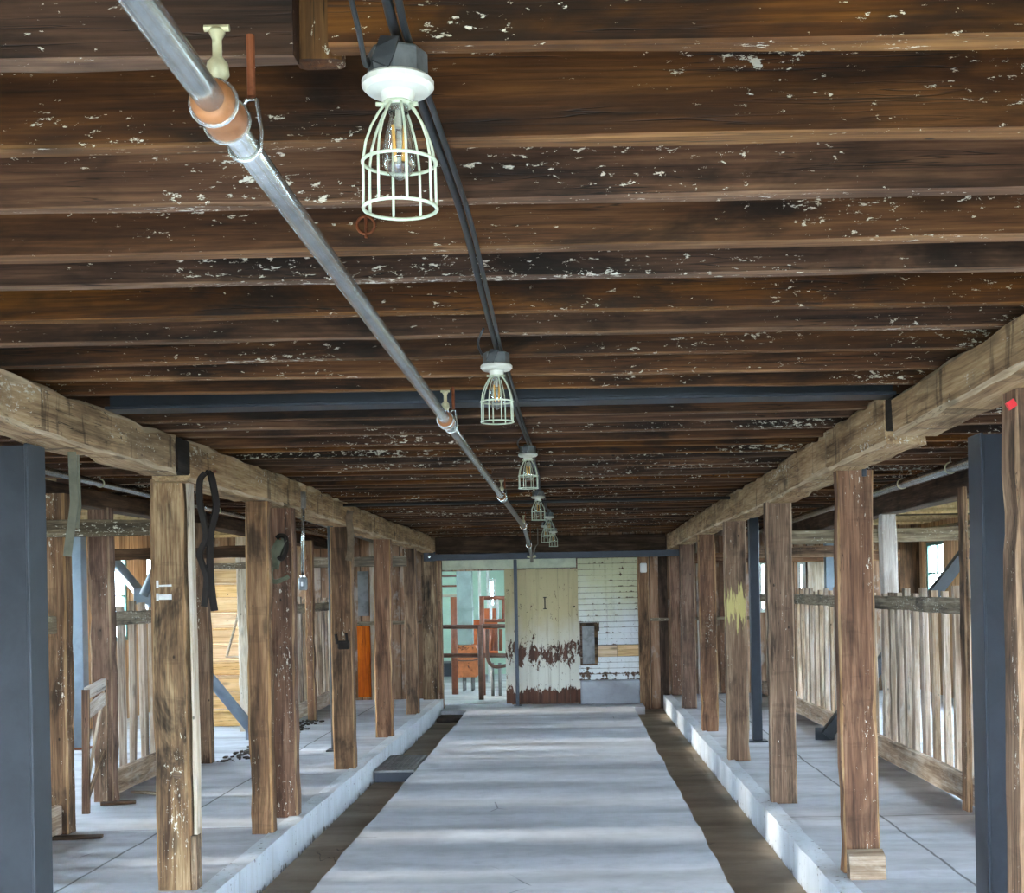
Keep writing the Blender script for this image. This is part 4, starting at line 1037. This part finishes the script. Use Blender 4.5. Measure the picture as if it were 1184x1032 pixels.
for sx in (a.x + .13, b.x - .12):
    for sy in (22.36, 22.68):
        m = MB(); m.tube([(sx, sy, a.z + .02), (sx, sy, RZ + .003)], .022, 8); m.build('leg', 'grey_metal', e)
def gp(px, y, mat, lb, z1, r=.03, z0=None, nm='stall_pipe_post'):
    x = at(px, 700, y).x; m = MB(); m.tube([(x, y, RZ + .003 if z0 is None else z0), (x, y, z1)], r, 12)
    o = m.build(nm, mat, origin=(x, y, RZ), smooth=True); return tag(o, lb, 'post', 'pipe posts in the far room')
gp(524.5, 21.8, 'red_brown', 'red-brown pipe post left of the orange hopper', at(524, 690, 21.8).z, .055)
gp(557, 21.5, 'red_brown', 'tall red-brown pipe post right of the orange hopper', at(557, 689, 21.5).z, .04)
for px, lb in ((543.5, 'left of three white ceiling-high pipes in the far room'), (554.8, 'middle of three white ceiling-high pipes in the far room'), (564.5, 'right of three white ceiling-high pipes in the far room')):
    gp(px, 24.5, 'white_trim', lb, 2.995, .028, nm='white_pipe')
gbox('orange_partition', 545, 557, 706, 752, 23.4, .04, 'orange', 'orange partition panel behind the hopper in the far room', 'panel').location.z = RZ + .5
gbox('orange_partition', 557.5, 575, 703, 760, 24.0, .04, 'orange', 'orange partition panel right of the tall red-brown pipe post', 'panel')
gbox('orange_partition', 524, 530.5, 706, 760, 23.2, .04, 'orange', 'narrow orange partition strip left of the grey-green duct', 'panel')
gbox('shelf_board', 511, 529.5, 676, 678.5, 24.2, .3, 'red_brown', 'brown shelf board high on the left of the far room', 'shelf')
gbox('shelf_board', 511, 529.5, 664, 667, 24.6, .3, 'brown_pipe', 'topmost brown shelf board on the left of the far room', 'shelf')
gbox('shelf_board', 511, 531, 687, 690, 24.0, .3, 'pale', 'pale shelf board below the two brown ones in the far room', 'shelf')
gbox('floor_step', 509, 530, 766, 782, 25.3, .8, 'steel_dark', 'dark low step on the left of the far room floor', 'step')
# front pipe railing
y = 20.6
e = empty('pipe_railing', (at(540, 700, y).x, y, RZ), 'brown pipe railing just inside the far doorway', 'railing')
for py in (724.5, 757.5):
    m = MB(); m.tube([at(505, py, y), at(552.5, py, y)], .034, 12); m.build('rail', 'brown_pipe', e, smooth=True)
x = at(554.5, 700, y).x
m = MB(); m.tube([(x, y, RZ + .003), (x, y, at(554, 722, y).z)], .042, 12); m.build('upright', 'brown_pipe', e, smooth=True)
e = empty('stall_gate', (at(565, 700, 20.75).x, 20.75, RZ), 'brown tubular stall gate with curved lower bar beyond the doorway', 'gate')
yy = 20.75
for py in (723.5, 757.5):
    m = MB(); m.tube([at(558, py, 20.8), at(592, py, 21.1)], .036, 12); m.build('rail', 'brown_pipe', e, smooth=True)
m = MB(); m.tube(smooth([at(563.5, 727, yy), at(563.5, 755, yy), at(566, 766, yy), at(573, 770.5, yy), at(586, 769, yy)]), .03, 12); m.build('curved_bar', 'brown_pipe', e, smooth=True)
for px in (568.5, 573.5, 579): m = MB(); m.tube([at(px, 727, 21.2), at(px, 752, 21.2)], .03, 10); m.build('bar', 'red_brown', e, smooth=True)
for px in (568, 576.5): m = MB(); x = at(px, 700, 21.3).x; m.tube([(x, 21.3, RZ + .003), (x, 21.3, at(px, 766, 21.3).z)], .028, 10); m.build('foot', 'grey_metal', e, smooth=True)
e = empty('stall_rack', (at(575, 700, 22.6).x, 22.6, at(570, 719, 22.6).z), 'red-brown tubular rack with upright bars right of the tall pipe post', 'rack')
for py in (691, 717): m = MB(); m.tube([at(557, py, 22.6), at(592, py, 22.6)], .034, 10); m.build('rail', 'red_brown', e, smooth=True)
for px in (567.5, 575, 582): m = MB(); m.tube([at(px, 691, 22.6), at(px, 717, 22.6)], .026, 10); m.build('bar', 'white_trim' if px != 582 else 'red_brown', e, smooth=True)

# ------------------------------------------------------------------ light, sky and camera
w = bpy.data.worlds.new('sky'); SC.world = w; w.use_nodes = True
nt = w.node_tree; bg = nt.nodes['Background']
bg.inputs[0].default_value = (.66, .82, 1.0, 1); bg.inputs[1].default_value = 32.0
sun = bpy.data.lights.new('sun', 'SUN'); sun.energy = 6.0; sun.angle = math.radians(5.5); sun.color = (1, .93, .82)
so = bpy.data.objects.new('sun', sun); COL.objects.link(so)
d = V((.96, -.05, -.262)).normalized(); so.rotation_euler = d.to_track_quat('-Z', 'Y').to_euler()

cam = bpy.data.cameras.new('camera'); co = bpy.data.objects.new('camera', cam); COL.objects.link(co); SC.camera = co
co.location = (0, 0, EYE)
co.rotation_euler = (Matrix.Rotation(math.radians(90), 3, 'X') @ Matrix.Rotation(-ROLL, 3, 'Z')).to_euler()
cam.sensor_fit = 'AUTO'; cam.sensor_width = 36.0; cam.lens = F / 1184 * 36
cam.shift_x = -(PX - 592) / 1184; cam.shift_y = (PY - 516) / 1184
cam.clip_start = .05; cam.clip_end = 300
SC.view_settings.view_transform = 'Standard'; SC.view_settings.look = 'None'
SC.view_settings.exposure = 1.0; SC.view_settings.gamma = 1
SC.cycles.max_bounces = 10; SC.cycles.diffuse_bounces = 7; SC.cycles.transparent_max_bounces = 12
SC.cycles.use_denoising = True
